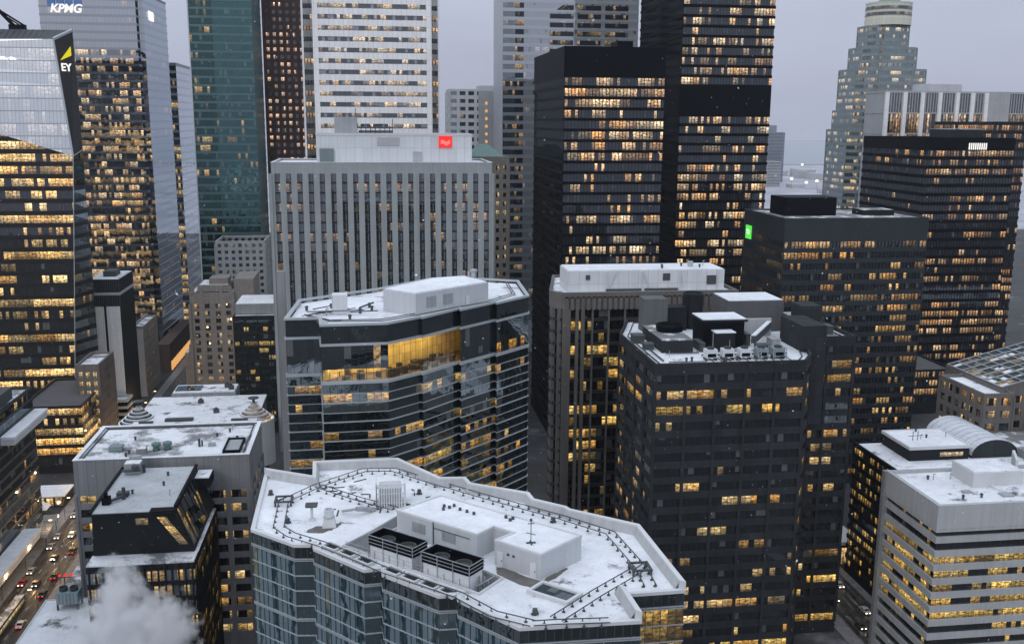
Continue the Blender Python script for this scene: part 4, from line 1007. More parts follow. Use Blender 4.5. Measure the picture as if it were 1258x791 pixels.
b = MB(); b.prism([(1.2, 217.2), (8.0, 210.2), (25.2, 224.4), (20.6, 234.2), (13, 231.5)], 109.1, 113.9); b.build('penthouse', M['panel'], t)
A_, C_ = Vector((8.0, 210.2)), Vector((25.2, 224.4)); dv = (C_ - A_).normalized(); nv = Vector((dv.y, -dv.x))
for s_, hw in ((4.5, 1.4), (9.5, 1.4), (15.5, .55)):
    h = MB(); h.obox(A_ + dv * s_ + nv * .05, dv, hw, .06, 109.4 if hw < 1 else 110.6, 111.7 if hw < 1 else 112.9); h.build('louvre' if hw > 1 else 'door', M['galv'] if hw > 1 else M['white_metal'], t)
b = MB(); b.prism(offset([(1.2, 217.2), (8.0, 210.2), (25.2, 224.4), (20.6, 234.2), (13, 231.5)], -.3), 113.904, 114.15); b.build('snow_cover', M['snow_clean'], t)
b = MB()
q = [(-15, 210), (-9.5, 203.5), (1, 203.2), (8, 208.6), (17, 216.8), (27, 224.5), (32.5, 232), (33, 249)]
for a, c in zip(q, q[1:]):
    for dd in (0, 1.6): b.bar((a[0] - dd * .3, a[1] + dd, 109.7), (c[0] - dd * .3, c[1] + dd, 109.7), .12, 5)
b.build('roof_rail', M['gunmetal'], t)
u = thing('plant_screen', 'white louvred plant screen with pipework on the saw-tooth block roof', 'plant screen', (-8, 215, 109.1))
b = MB(); b.box(-9.8, -6.6, 213.5, 217, 109.1, 113.4); b.build('screen', M['white_metal'], u)
b = MB()
for k2 in range(6): b.bar((-16 + 1.4 * k2, 210.5 + .8 * k2, 109.6), (-12 + 1.4 * k2, 215 + .8 * k2, 109.6), .1, 5)
b.bar((-15, 212, 110.2), (-3, 213, 110.2), .12, 6); b.bar((-6, 212.5, 109.9), (0, 213.5, 109.9), .14, 6); b.bar((-14, 216, 110), (-8, 222, 110), .12, 6); b.bar((-4, 218, 109.8), (-1, 224, 109.8), .2, 6)
b.build('pipework', M['gunmetal'], u)
b = MB(); b.lathe((22.5, 231), [(.6, 114.1), (.6, 115.4), (.9, 115.6), (.9, 116), (0, 116.2)], 10); b.bar((21.5, 232, 114.1), (21.5, 232, 115.3), .4, 8)
tag(b.build('roof_vent', M['galv']), 'cluster of small round vents on the penthouse of the saw-tooth block', 'vent')
b = MB(); b.box(34.2, 38.2, 250, 252, 60, 108); 
# pale service mast seen beside the block
p2 = rect(-23.2, -20.6, 232, 236)
b = MB(); b.box(-23.0, -21.2, 232, 234, 0, 116)
tag(b.build('service_shaft', M['conc']), 'thin pale vertical shaft beside the dark saw-tooth glass block', 'shaft')

# pale grey ribbon-window block near the lens
p = [(136, 215), (176, 215), (176, 239.3), (136, 239.3)]
t = tower('ribbon_block', 'pale grey office block with ribbon windows lit amber and a snowy flat roof', 'office block', p, 58.4, 3.72, 2.05, M['conc_lt'], M['hnb'], pane=1.35, d=.55, crown=6.2, ph=.7, deck=M['snow'],
          hidden=(1, 2))
b = MB(); b.ring(p, .75, 52.25, 58.45, inner=.2); b.ring(p, .62, 51.4, 52.25, inner=.1); b.build('deep_fascia', surf('board_marked_concrete', (.43, .44, .45), var=.1, streak=.2), t)
b = MB(); b.box(134.6, 136.6, 239.4, 240.8, 0, 58.3); b.build('corner_pier', M['conc'], t)
b = MB(); b.box(152, 166, 226.6, 236.5, 57.6, 61.6); b.build('penthouse', M['coping'], t)
b = MB(); b.box(152.3, 165.7, 226.9, 236.2, 61.604, 61.9); b.build('snow_cover', M['snow'], t)
b = MB(); b.prism([(166.6, 231), (167.4, 231), (171.4, 238.6), (170.6, 238.6)], 57.6, 63.2); b.build('pale_screen', M['coping'], t)
b = MB(); b.lathe((164, 226), [(7, 57.7), (7, 58.4), (6.6, 58.5), (6.2, 58.1), (0, 58.1)], 30); b.build('round_roof_curb', M['snow'], t)
b = MB(); b.box(156, 159, 219.5, 222, 57.7, 58.1); b.box(147.5, 149.8, 223, 224.6, 57.7, 58.1); b.build('roof_hatch', M['galv'], t)

# dark block with snowy roof and barrel vault behind it
p = rect(157, 215, 262, 300)
t = tower('dark_block', 'black office block with small yellow windows, snowy roof and a barrel-vaulted skylight', 'office block', p, 46, 3.6, 2.1, M['black'], M['b24'], pane=1.5, d=.3, hidden=(1, 2), crown=1.5, ph=.5, deck=M['snow'])
b = MB(); b.box(165.8, 186, 281, 298.5, 45.2, 49.8); b.build('upper_storey', M['charcoal'], t)
b = MB(); b.ring(rect(165.8, 186, 281, 298.5), .35, 49.2, 50.15, inner=-.3); b.build('roof_edge', M['coping'], t)
b = MB(); b.box(166.1, 185.7, 281.3, 298.2, 49.7, 49.95); b.build('snow_cover', M['snow_clean'], t)
b = MB(); b.face([(176, 280.95, 46.6), (184, 280.95, 46.6), (184, 280.95, 48), (176, 280.95, 48)], [(0, 0), (6, 0), (6, .9), (0, .9)]); b.build('clerestory_window', M['lobby'], t)
v = MB(); n = 14; cx = 195; R_ = 8.0
arc = [(cx - R_ * math.cos(math.pi * k / n), 46.5 + 5.0 * math.sin(math.pi * k / n)) for k in range(n + 1)]
for a, c in zip(arc, arc[1:]): v.face([(a[0], 281, a[1]), (c[0], 281, c[1]), (c[0], 308, c[1]), (a[0], 308, a[1])])
v.build('barrel_vault', surf('frosted_vault', (.60, .63, .68), var=.2, rough=.5), t)
v = MB(); v.face([(a[0], 281.1, a[1]) for a in reversed(arc)] ); v.face([(a[0], 307.9, a[1]) for a in arc]); v.box(187.1, 202.9, 281.2, 307.8, 42, 46.5); v.build('vault_end_wall', M['dark_conc'], t)
for k in range(1, 9): 
    v = MB(); y = 281 + 3.1 * k
    for a, c in zip(arc, arc[1:]): v.bar((a[0], y, a[1]), (c[0], y, c[1]), .06, 4)
    v.build('vault_rib', M['gunmetal'], t)
b = MB(); b.box(203.5, 240, 276, 298, 42, 48); b.build('side_roof', M['conc'], t)
b = MB(); b.box(203.7, 240, 276.2, 297.8, 48.004, 48.3); b.build('snow_cover', M['snow_half'], t)
b = MB()
for x in (170.5, 172.2): b.bar((x, 288, 49.9), (x, 288, 53), .12, 5)
b.bar((169, 288, 51.5), (174, 288, 51.5), .1, 5); tag(b.build('antenna_mast', M['gunmetal']), 'small forked antenna mast on the snow beside the vaulted skylight', 'antenna')
b = MB(); b.ring(rect(158.5, 178, 250, 261.5), 0, 36, 40.6, inner=-.5); b.box(158.5, 178, 250, 261.5, 0, 38.4); b.build('terrace', M['conc'], t)
b = MB(); b.box(159.1, 177.4, 250.6, 261, 38.404, 38.6); b.build('snow_cover', M['snow_clean'], t)

# stone block with glazed atrium roof
t = thing('atrium_block', 'brown stone block with lit windows under a snowy glazed lattice roof', 'office block', (225, 325, 0))
p = rect(201.5, 212, 299, 325)
tower('', '', '', p, 61.5, 4.4, 2.6, M['stone'], M['b23'], pane=1.8, d=.4, piers=(4.2, 1.6, .45), crown=1.6, root=t, hidden=(2,), deck=M['snow'])
p = rect(210.2, 262, 303, 336)
tower('', '', '', p, 62, 4.4, 2.6, M['stone'], M['b23'], pane=1.8, d=.4, piers=(4.2, 1.6, .45), crown=2.6, root=t, hidden=(1, 2), deck=M['roofing'])
b = MB(); g0 = [(210.2, 303, 62.3), (252, 303, 73), (252, 336, 73), (210.2, 336, 62.3)]
b.face(g0, [(0, 0), (20, 0), (20, 16), (0, 16)]); b2 = MB(); b2.face([(210.2, 303, 62), (252, 303, 62), (252, 303, 73), (210.2, 303, 62.3)]); b2.build('gable_wall', M['stone'], t); b.build('glass_roof', glass('glass_atrium', lit=.34, strength=.6, refl=.05, gmax=.3, tint=(.7, .85, .9), seed=50, base=(.012, .016, .018), mull=.06), t)
b = MB()
for k in range(12): 
    f = k / 11; b.bar((210.2 + 41.8 * f, 303, 62.5 + 10.7 * f), (210.2 + 41.8 * f, 336, 62.5 + 10.7 * f), .26, 4)
for k in range(8):
    y = 303 + 4.714 * k; b.bar((210.2, y, 62.5), (252, y, 73.2), .26, 4)
b.build('roof_lattice', M['galv'], t)
rr = random.Random(5)
for k in range(52):
    f0 = (rr.randrange(11) + .08) / 11; f1 = f0 + rr.choice((.84, .84, .5)) / 11; y0 = 303.3 + 4.714 * rr.randrange(7); y1 = y0 + rr.choice((1.2, 2.2, 3.2, 4.1))
    P = lambda f, y: (210.2 + 41.8 * f, y, 62.36 + 10.7 * f)
    b = MB(); b.face([P(f0, y0), P(f1, y0), P(f1, y1), P(f0, y1 - rr.uniform(0, .6))]); b.build('snow_patch', M['snow'], t)

# ------------------------------------------------------------------ nearest office block: saw-tooth glass, snowy roof with plant
SLW = [(-20.1, 149.1), (-13.1, 142.5), (-10.3, 142.2), (-10.1, 140.8), (-2.7, 132.7), (-.2, 132.9), (-.1, 131.0), (7.3, 123.6), (9.8, 123.6), (9.8, 122.1), (16.8, 113.7), (32.3, 113.6), (31.9, 120.9),
       (40.4, 121.1), (40.3, 144.6), (30.6, 152.3), (30.2, 153.4), (25.4, 157.4), (25.0, 160.4), (15.5, 166.2), (14.8, 169.2), (10.4, 169.6), (3, 181), (-12.5, 180.9), (-12.1, 173), (-20.6, 173.7)]
low = tuple(range(0, 14)) + (25,)          # low kerb along these corners, tall parapet along the rest
SLW = [(x * 1.0258, y * 1.0258) if i in low else (x, y) for i, (x, y) in enumerate(SLW)]
t = thing('glass_office', 'saw-tooth glass office block with a broad snowy roof full of plant and double rails', 'office building', (8, 145, 0))
hid = tuple(range(14, 25))
w = MB(); c = MB(); z = 86.1; k = 0
while z > 3:
    th = .42 if k % 4 == 0 else .13
    near = z > 55
    em = {5: 1, 12: 2} if k % 4 in (1, 2) else {12: 2}
    glass_band(SLW, z - 2.5 + th, z, k, 1.12, skip=hid, fins=3 if near else None, dep=.07,
               mats={12: 2 if k in (1, 2, 3, 5) else 1, 11: 1 if k == 0 else 0} if k else {i: 1 for i in range(26)}).build('window_band', [M['slw'], M['sle_sp'], M['slw_lit'], M['gunmetal']], t)
    if th > .3:
        w.ring(SLW, .16, z - 2.5 + th * .62, z - 2.5 + th); w.ring(SLW, .16, z - 2.5, z - 2.5 + th * .36)
        c.ring(SLW, .05, z - 2.5 + th * .36, z - 2.5 + th * .62)
    else: w.ring(SLW, .14, z - 2.5, z - 2.5 + th)
    z -= 2.5; k += 1
w.build('floor_trim', M['silver'], t); c.build('trim_recess', M['black'], t)
b = MB(); b.ring(SLW, .05, 0, z, inner=-1); b.build('base_wall', M['charcoal'], t)
n = len(SLW); o1 = offset(SLW, .18); o2 = offset(SLW, -.5); o3 = offset(SLW, -1.0)
cap = MB(); lin = MB()
for i in range(n):
    j = (i + 1) % n; tall = i in (11, 13) or 14 <= i <= 24; h = 87.6 if tall else 86.38
    cap.prism([o1[i], o1[j], o2[j], o2[i]], 85.9, h, bottom=False)
    if tall: lin.face([(*o2[j], h - .25), (*o2[i], h - .25), (*o3[i], 86), (*o3[j], 86)])
cap.build('parapet_cap', M['coping'], t); lin.build('parapet_lining', surf('pale_parapet_lining', (.42, .43, .44), var=.1, streak=.25), t)
well = [(-6.2, 145.2), (13, 126.6), (17, 131.2), (12.6, 136.2), (1.4, 147.2), (1.2, 149.6), (6.3, 154.8), (3.2, 157.2), (-2.2, 149.9)]
out = offset(SLW, -.45)
M['deck'] = snow('deep_roof_snow', .10, seed=7, scale=.25)
ring = out[:3] + [out[2]] 
# snow deck with the sunken plant well cut out of it (joined by one seam)
hole = list(reversed(well)); i0 = hole.index(well[0]); hole = hole[i0:] + hole[:i0] + [hole[i0]]
loop = out[:3] + hole + [out[2]] + out[3:]
b = MB(); b.face([(*q, 86.0) for q in loop]); b.build('roof_deck', M['deck'], t)
b = MB(); n = len(well)
for i in range(n):
    j = (i + 1) % n; b.face([(*well[j], 82.6), (*well[i], 82.6), (*well[i], 86.0), (*well[j], 86.0)])
b.build('well_wall', M['panel'], t)
b = MB(); b.face([(*q, 82.6) for q in well]); b.build('well_floor', M['roofing'], t)
b = MB(); b.ring(well, .0, 85.99, 86.35, inner=-.22); b.build('well_kerb', M['coping'], t)
# penthouse
PH = [(2.3, 149.2), (13.9, 138.3), (16.7, 141.0), (19.3, 138.4), (16.3, 136.0), (22.2, 130.2), (29.3, 136.2), (9.6, 154.9)]
b = MB(); b.prism(PH, 82.6, 89.8, top=False); b.build('penthouse', M['panel'], t)
b = MB(); b.ring(PH, .07, 89.6, 90.0, inner=-.28); b.build('penthouse_parapet', M['coping'], t)
b = MB(); b.prism(offset(PH, -.29), 89.5, 89.85, bottom=False); b.build('penthouse_snow', M['snow_clean'], t)
A, B_ = Vector((16.3, 136.0)), Vector((22.2, 130.2)); dd = (B_ - A).normalized(); nn = Vector((dd.y, -dd.x)); L = (B_ - A).length
for s in (.12, .84):
    p = A + dd * (L * s) + nn * .05
    b = MB(); b.obox(p, dd, .52, .05, 86.02, 88.3); d = b.build('door', M['white_metal'], t)
    b = MB(); b.obox(p + dd * .36 + nn * .09, dd, .05, .04, 87.0, 87.2); b.build('door_handle', M['gunmetal'], d)
b = MB(); b.box(18.5, 19.0, 139.0, 139.5, 86, 86.5)
for s in (.3, .42):
    p = A + dd * (L * s) + nn * .1; b.obox(p, dd, .16, .08, 88.2, 88.5)
b.build('wall_light', M['gunmetal'], t)
A, B_ = Vector((2.3, 149.2)), Vector((13.9, 138.3)); dd = (B_ - A).normalized(); nn = Vector((dd.y, -dd.x))
for s in (4.5, 10.5):
    b = MB(); b.obox(A + dd * s + nn * .05, dd, 1.3, .05, 87.3, 88.9)
    for q in range(6): b.obox(A + dd * s + nn * .1, dd, 1.3, .05, 87.35 + .26 * q, 87.45 + .26 * q)
    b.build('louvre', M['galv'], t)
b = MB(); b.bar((*(A + dd * 7.5 + nn * .1), 86), (*(A + dd * 7.5 + nn * .1), 89.8), .09, 6); b.bar((*(A + dd * 7.5 + nn * .1), 88.9), (*(A + dd * 14.6 + nn * .1), 88.9), .07, 6); b.build('conduit', M['gunmetal'], t)
A, B_ = Vector((16.3, 136.0)), Vector((22.2, 130.2)); dd = (B_ - A).normalized(); nn = Vector((dd.y, -dd.x))
b = MB()
for (x, y) in ((9.8, 149.9), (10.6, 149.2), (11.4, 149.9), (9.6, 148.6), (12.2, 148.2), (13.2, 147.2), (14.2, 146.2), (19, 144.2), (20, 143.6), (19.5, 143)): b.box(x - .22, x + .22, y - .22, y + .22, 89.85, 90.25)
b.build('pipe_ends', M['gunmetal'], t)
u = thing('weather_mast', 'thin weather mast with small crossarms on the penthouse snow', 'mast', (21.4, 134.4, 89.85))
b = MB(); b.bar((21.4, 134.4, 89.85), (21.4, 134.4, 93.3), .06, 6); b.build('pole', M['gunmetal'], u)
b = MB(); b.bar((20.9, 134.4, 92.9), (21.9, 134.4, 92.9), .07, 5); b.lathe((21.4, 134.4), [(.2, 93.3), (.2, 93.6), (0, 93.7)], 8); b.bar((20.8, 134.9, 91.3), (22, 134, 91.3), .06, 5); b.build('crossarm', M['gunmetal'], u)
b = MB(); b.box(20.7, 22.1, 134.3, 134.5, 89.86, 90.05); b.box(21.3, 21.5, 133.7, 135.1, 89.86, 90.05); b.build('foot', M['gunmetal'], u)
# wet gravel where the snow has melted along the penthouse, soot round the chimney
def blot(name, pts, zz, m, seed, parent):
    rr = random.Random(seed); out = []
    for i in range(len(pts)):
        a, bb = Vector(pts[i]), Vector(pts[(i + 1) % len(pts)])
        for s in range(6):
            q = a.lerp(bb, s / 6); out.append((q.x + rr.uniform(-.28, .28), q.y + rr.uniform(-.28, .28), zz))
    b = MB(); b.face(out); return b.build(name, m, parent)
M['gravel'] = surf('wet_gravel', (.14, .13, .12), var=.4, scale=.8, bump=.6)
blot('wet_gravel', [(16.4, 132.6), (20.6, 127.6), (21.6, 128.6), (22.9, 129.3), (26.8, 133.2), (26.4, 133.9), (22.2, 130.0), (16.4, 135.6)], 86.012, M['gravel'], 3, t)
blot('soot_patch', [(-12.4, 151.6), (-9.6, 150.6), (-7.2, 152.4), (-6.4, 154.8), (-8.2, 154.2), (-10.8, 153.4)], 86.012, M['gravel'], 8, t)
# skylight
P = [(19.6, 126.5), (24.5, 122.1), (27.2, 124.7), (22.3, 129.2)]
b = MB(); b.ring(P, .0, 85.98, 86.55, inner=-.45); d = b.build('skylight', M['coping'], t)
b = MB(); b.face([(*q, 86.25) for q in offset(P, -.44)], [(0, 0), (4, 0), (4, .9), (0, .9)]); b.build('skylight_pane', M['b28'], d)
# window-cleaning rails on stub feet
def rail(path, gap, feet=True):
    b = MB()
    V = [Vector(q) for q in path]
    for side in (-gap / 2, gap / 2):
        O = []
        for i, q in enumerate(V):
            d = (V[min(i + 1, len(V) - 1)] - V[max(i - 1, 0)]).normalized(); O.append(q + Vector((-d.y, d.x)) * side)
        for a, c in zip(O, O[1:]):
            b.bar((a.x, a.y, 86.6), (c.x, c.y, 86.6), .085, 6)
            L = (c - a).length; m = max(1, int(L / 1.9))
            for q in range(m):
                f = a.lerp(c, (q + .5) / m); b.box(f.x - .07, f.x + .07, f.y - .07, f.y + .07, 86.1, 86.6); b.box(f.x - .2, f.x + .2, f.y - .2, f.y + .2, 86.0, 86.12)
    return b
loopP = [(19, 117.0), (14.2, 120.2), (10.0, 126.2), (5, 130.6), (0, 135.2), (-4.6, 140.4), (-9.4, 145.4), (-14.2, 149.4), (-16.4, 152.8), (-16.6, 163.8), (-11.2, 170.8), (-3.2, 177.8), (2.2, 177.4), (9.2, 170.2), (18.6, 161.0), (29.2, 151.2), (35.6, 144.2), (37.2, 131.2), (37.0, 125.4)]
rail(loopP, 1.7).build('roof_rail', M['gunmetal'], t)
rail([(36.8, 131.0), (29.4, 124.6), (22.2, 117.8)], 1.9).build('roof_rail', M['gunmetal'], t)
rail([(19, 117), (22.2, 117), (29, 116.6)], 1.3).build('roof_rail', M['gunmetal'], t)
rail([(-11.2, 170.6), (-4.2, 163.6), (2.2, 158.2)], 1.5).build('roof_rail', M['gunmetal'], t)
for nm, x, y in (('where the rails cross at the far corner of the snowy roof', 37.0, 131.2), ('where the rails meet at the narrow end of the snowy roof', -16.6, 164.2)):
    u = thing('rail_turntable', 'dark steel turntable ' + nm, 'turntable', (x, y, 86.0), 'turntables of the roof rails')
    b = MB(); b.box(x - 1.5, x + 1.5, y - 1.5, y - 1.15, 86.7, 86.95); b.box(x - 1.5, x + 1.5, y + 1.15, y + 1.5, 86.7, 86.95); b.box(x - 1.5, x - 1.15, y - 1.15, y + 1.15, 86.7, 86.95); b.box(x + 1.15, x + 1.5, y - 1.15, y + 1.15, 86.7, 86.95); b.bar((x - 1.2, y - 1.2, 87), (x + 1.2, y + 1.2, 87), .1, 5); b.build('frame', M['gunmetal'], u)
    for sx in (-1.3, 1.3):
        for sy in (-1.3, 1.3):
            b = MB(); b.box(x + sx - .15, x + sx + .15, y + sy - .15, y + sy + .15, 86.0, 86.7); b.build('foot', M['gunmetal'], u)
# two big cooling towers in the well
ax = Vector((.742, -.67)); nx = Vector((.67, .742))
for lab, cc in (('louvred cooling unit in the sunken well, nearer the chimney and the screen', (2.2, 139.4)), ('louvred cooling unit in the sunken well, nearer the penthouse doors', (9.8, 132.5))):
    u = thing('cooling_unit', lab, 'cooling unit', (cc[0], cc[1], 82.6), 'cooling units in the roof well')
    C = Vector(cc)
    b = MB(); b.obox(C, ax, 4.1, 1.55, 84.4, 88.0); b.build('housing', M['white_metal'], u)
    b = MB(); b.obox(C, ax, 4.0, 1.45, 82.62, 84.4); b.build('louvre', M['black'], u)
    b = MB()
    for s in (-1.62, 1.62): b.obox(C + nx * s, ax, 4.25, .08, 88.0, 89.5)
    for s in (-4.2, 4.2): b.obox(C + ax * s, ax, .08, 1.56, 88.0, 89.5)
    b.obox(C, ax, 4.1, 1.5, 88.0, 88.3)
    b.build('screen', M['black'], u)
    b = MB()
    for zz in (88.45, 89.0, 89.52):
        for s in (-1.74, 1.74): b.obox(C + nx * s, ax, 4.36, .045, zz, zz + .09)
        for s in (-4.34, 4.34): b.obox(C + ax * s, ax, .045, 1.78, zz, zz + .09)
    for s in (-4.3, -1.4, 1.4, 4.3): b.obox(C + ax * s - nx * 1.78, ax, .05, .05, 86, 89.6)
    b.build('guard_rail', M['galv'], u)
    for s in (-2, 2):
        b = MB(); q = C + ax * s; b.lathe((q.x, q.y), [(1.2, 88.3), (1.25, 88.9), (1.1, 88.9), (1.05, 88.5), (0, 88.5)], 18); b.build('fan', M['gunmetal'], u)
    b = MB()
    for s in (-3.3, -.4, 2.4):
        q = C + ax * s - nx * 1.75; b.bar((q.x, q.y, 83), (q.x, q.y, 87.2), .14, 6)
    b.build('white_pipe', M['coping'], u)
    b = MB()
    for s in range(9):
        q = C + ax * (-3.6 + .9 * s) - nx * 1.58; b.obox(q, ax, .3, .05, 84.9, 85.3)
    b.build('access_panel', M['galv'], u)
u = thing('pipe_rack', 'tangle of pale pipes and railings in the roof well by the skylight', 'pipe rack', (13.4, 131, 82.6))
b = MB(); rr = random.Random(9)
for k in range(12):
    x, y = 12.6 + rr.uniform(0, 2.4), 129.4 + rr.uniform(0, 2.6); b.bar((x, y, 82.6), (x + rr.uniform(-.4, .4), y, 86.8 + rr.uniform(-.8, .6)), .1, 5)
for k in range(6):
    a = Vector((12.2, 128.6)) + Vector((rr.uniform(0, 1.5), rr.uniform(0, 1.5))); b.bar((a.x, a.y, 84 + .5 * k), (a.x + 2.6, a.y + 2.6, 84 + .5 * k), .1, 5)
b.build('pipework', M['galv'], u)
b = MB()
for k in range(10):
    q = Vector((-5.6, 144.4)) + ax * (2.5 * k); b.bar((q.x, q.y, 86), (q.x, q.y, 87.2), .05, 4)
q1 = Vector((-5.6, 144.4)); q2 = q1 + ax * 22.5
for zz in (86.6, 87.2): b.bar((q1.x, q1.y, zz), (q2.x, q2.y, zz), .05, 4)
b.build('well_guard_rail', M['galv'], t)
# framed floor grilles along the front edge
gl_ = ['framed roof grille on the middle tooth, nearest the narrow end', 'framed roof grille halfway along the middle tooth edge', 'framed roof grille at the blunt tip of the middle tooth',
       'framed roof grille first behind the step of the third tooth', 'second framed roof grille along the third tooth edge', 'third framed roof grille along the third tooth edge', 'framed roof grille at the blunt tip of the third tooth']
for lab, (x, y) in zip(gl_, ((-7.7, 144.6), (-5.2, 141.9), (-2.6, 139.0), (1.4, 135.0), (3.9, 132.5), (6.4, 130.0), (8.9, 127.6))):
    u = thing('roof_grille', lab, 'roof grille', (x, y, 86.0), 'framed grilles along the roof edge')
    b = MB(); P = []
    C = Vector((x, y)); ax2 = Vector((.69, -.724)); nx2 = Vector((.724, .69))
    for s in (-.8, .8): b.obox(C + nx2 * s, ax2, 1.45, .12, 86.0, 86.55)
    for s in (-1.35, 1.35): b.obox(C + ax2 * s, ax2, .12, .68, 86.0, 86.55)
    b.build('frame', M['coping'], u)
    b = MB(); b.obox(C, ax2, 1.23, .68, 86.02, 86.2)
    for s in range(7): b.obox(C + ax2 * (-1.05 + .35 * s), ax2, .05, .68, 86.2, 86.36)
    b.build('grating', M['gunmetal'], u)
# louvred screen, chimney, mushroom vent, small kit
u = thing('plant_screen', 'pale slatted plant screen with a leaning duct beside the penthouse', 'plant screen', (1.6, 162.5, 86))
b = MB()
for k in range(12):
    b.box(-1 + .42 * k, -.78 + .42 * k, 160.0, 160.12, 86, 90.2); b.box(3.9, 4.02, 160 + .42 * k, 160.22 + .42 * k, 86, 90.2); b.box(-1.0, -.88, 160 + .42 * k, 160.22 + .42 * k, 86, 90.2)
for zz in (86.8, 88.4, 90): b.box(-1.02, 4.04, 160.12, 160.2, zz, zz + .15); b.box(3.8, 3.9, 160.2, 165, zz, zz + .15)
b.build('slats', M['white_metal'], u)
b = MB(); b.box(-.4, 3.3, 160.8, 164.4, 86, 89.2); b.build('housing', M['panel'], u)
b = MB(); b.bar((-1.2, 159.2, 86.2), (-4.2, 156.8, 87.4), .4, 8); b.bar((-4.2, 156.8, 87.4), (-6.6, 158.6, 86.4), .25, 6); b.build('duct', M['galv'], u)
u = thing('exhaust_chimney', 'squat pale exhaust chimney on a sooty bare patch of the snowy roof', 'chimney', (-8.5, 153.6, 86))
b = MB(); b.prism(rect(-9.6, -7.4, 152.6, 154.6), 86, 87.5, poly2=rect(-9.3, -7.7, 152.9, 154.3)); b.lathe((-8.5, 153.6), [(.8, 87.5), (.75, 88.9), (.6, 88.9), (.55, 88.0), (0, 88.0)], 16); b.build('stack', M['coping'], u)
b = MB(); b.lathe((-8.5, 153.6), [(.82, 87.5), (.95, 87.6), (.82, 87.72)], 16); b.build('collar', M['galv'], u)
u = thing('mushroom_vent', 'table-shaped vent with a square dark top on a single post', 'vent', (-11.4, 156.2, 86))
b = MB(); b.bar((-11.4, 156.2, 86), (-11.4, 156.2, 88.6), .22, 8); b.lathe((-11.4, 156.2), [(.7, 86), (.6, 86.25), (.25, 86.35)], 10); b.build('post', M['coping'], u)
b = MB(); b.prism(rect(-12.2, -10.6, 155.4, 157.0), 88.5, 88.75, poly2=rect(-12.4, -10.4, 155.2, 157.2)); b.build('cap', M['gunmetal'], u)
vl = ['small round dark vent in the snow by the long rail of the far parapet', 'small round dark vent in the snow near the cornered skylight', 'little dark cable box in the snow near the chimney',
      'little dark cable box beside the penthouse back wall', 'small dark bollard near the narrow roof end']
for lab, x, y in zip(vl, (27.6, 19.8, -15.2, 6.5, -19.2), (150.6, 120.3, 155.5, 165.8, 168.5)):
    b = MB(); b.lathe((x, y), [(.32, 86), (.28, 86.5), (.42, 86.55), (.3, 86.9), (0, 86.95)], 10); b.box(x - .5, x + .5, y - .15, y + .15, 86, 86.3)
    tag(b.build('roof_vent', M['gunmetal']), lab, 'vent', 'small fittings on the nearest roof')
b = MB(); rr = random.Random(21)
for k in range(26):
    x, y = rr.uniform(-12, 8), rr.uniform(158, 174)
    if x + y < 146 or (x > 1 and y > 168): continue
    L = rr.uniform(.4, 1.3); a = rr.uniform(0, 6.28); b.obox((x, y), (math.cos(a), math.sin(a)), L, .12, 86.0, 86.12)
b.build('cable_tray', M['gunmetal'], t)

# unseen slab added across the avenue, shaped for its reflection in the saw-tooth glass
p = rect(-170, -124, 30, 250)
tower('glass_slab', 'pale blue-green glass slab across the street, mirrored in the saw-tooth facade', 'office tower', p, 84, 40.0, 39.2, M['white'], M['off'], pane=1.6, d=.2, hidden=(0, 2, 3), zlo=0, deck=M['snow'], piers=(4.4, 3.3, .3))

# ------------------------------------------------------------------ ground, street, far shore
def groundmat():
    N = NT('city_ground'); oc = N.n('ShaderNodeTexCoord').outputs['Object']
    a = N.noise(oc, .012, 6, .65).outputs[0]; bb = N.noise(oc, .09, 3, .6).outputs[0]
    f = N.math('ADD', N.math('MULTIPLY', a, .65), N.math('MULTIPLY', bb, .35))
    col = N.ramp(f, [(.40, (.025, .025, .026)), (.56, (.05, .05, .053)), (.66, (.22, .22, .24))])
    p = N.n('ShaderNodeBsdfPrincipled'); N.l(col, p.inputs['Base Color']); p.inputs['Roughness'].default_value = .8; N.l(p.outputs[0], N.out.inputs[0]); return N.m
b = MB(); b.face([(-3500, -400, 0), (5500, -400, 0), (5500, 8900, 0), (-3500, 8900, 0)]); tag(b.build('ground', groundmat()), 'snowy city ground reaching to the hazy shore', 'ground', kind='structure')
b = MB(); b.face([(-3400, 1500, .2), (5400, 1200, .2), (5400, 3300, .2), (-3400, 3900, .2)]); tag(b.build('shore', surf('snowy_shore', (.37, .37, .41), var=.5, scale=.01, streak=0)), 'flat snowy shore land beyond the towers', 'shore', kind='structure')
b = MB(); b.face([(-2500, 3900, .5), (5400, 3300, .5), (5400, 8800, .5), (-2500, 8800, .5)]); tag(b.build('lake', surf('grey_lake', (.20, .23, .27), rough=.25, var=.05, streak=0)), 'flat grey lake fading into the haze', 'water', kind='structure')
b = MB(); b.face([(-119.6, 150, .02), (-106.4, 150, .02), (-106.4, 900, .02), (-119.6, 900, .02)]); b.face([(140, 150, .02), (154, 150, .02), (154, 303, .02), (140, 303, .02)]); tag(b.build('road', M['asphalt']), 'wet dark street between the office blocks', 'road', kind='structure')
b = MB(); b.box(-124, -119.6, 150, 900, 0, .14); b.box(-106.4, -100, 150, 900, 0, .14); b.box(135.6, 140, 150, 303, 0, .14); b.box(154, 156.6, 150, 303, 0, .14); tag(b.build('pavement', M['pave']), 'slushy pavements with kerbs along the streets', 'pavement', kind='structure')
b = MB()
for k in range(60):
    y = 160 + 9 * k
    for x in (-115.2, -110.8): b.face([(x - .07, y, .026), (x + .07, y, .026), (x + .07, y + 3, .026), (x - .07, y + 3, .026)])
tag(b.build('road_marking', surf('road_paint', (.6, .6, .58))), 'dashed white lane lines on the wet street', 'road marking', kind='structure')

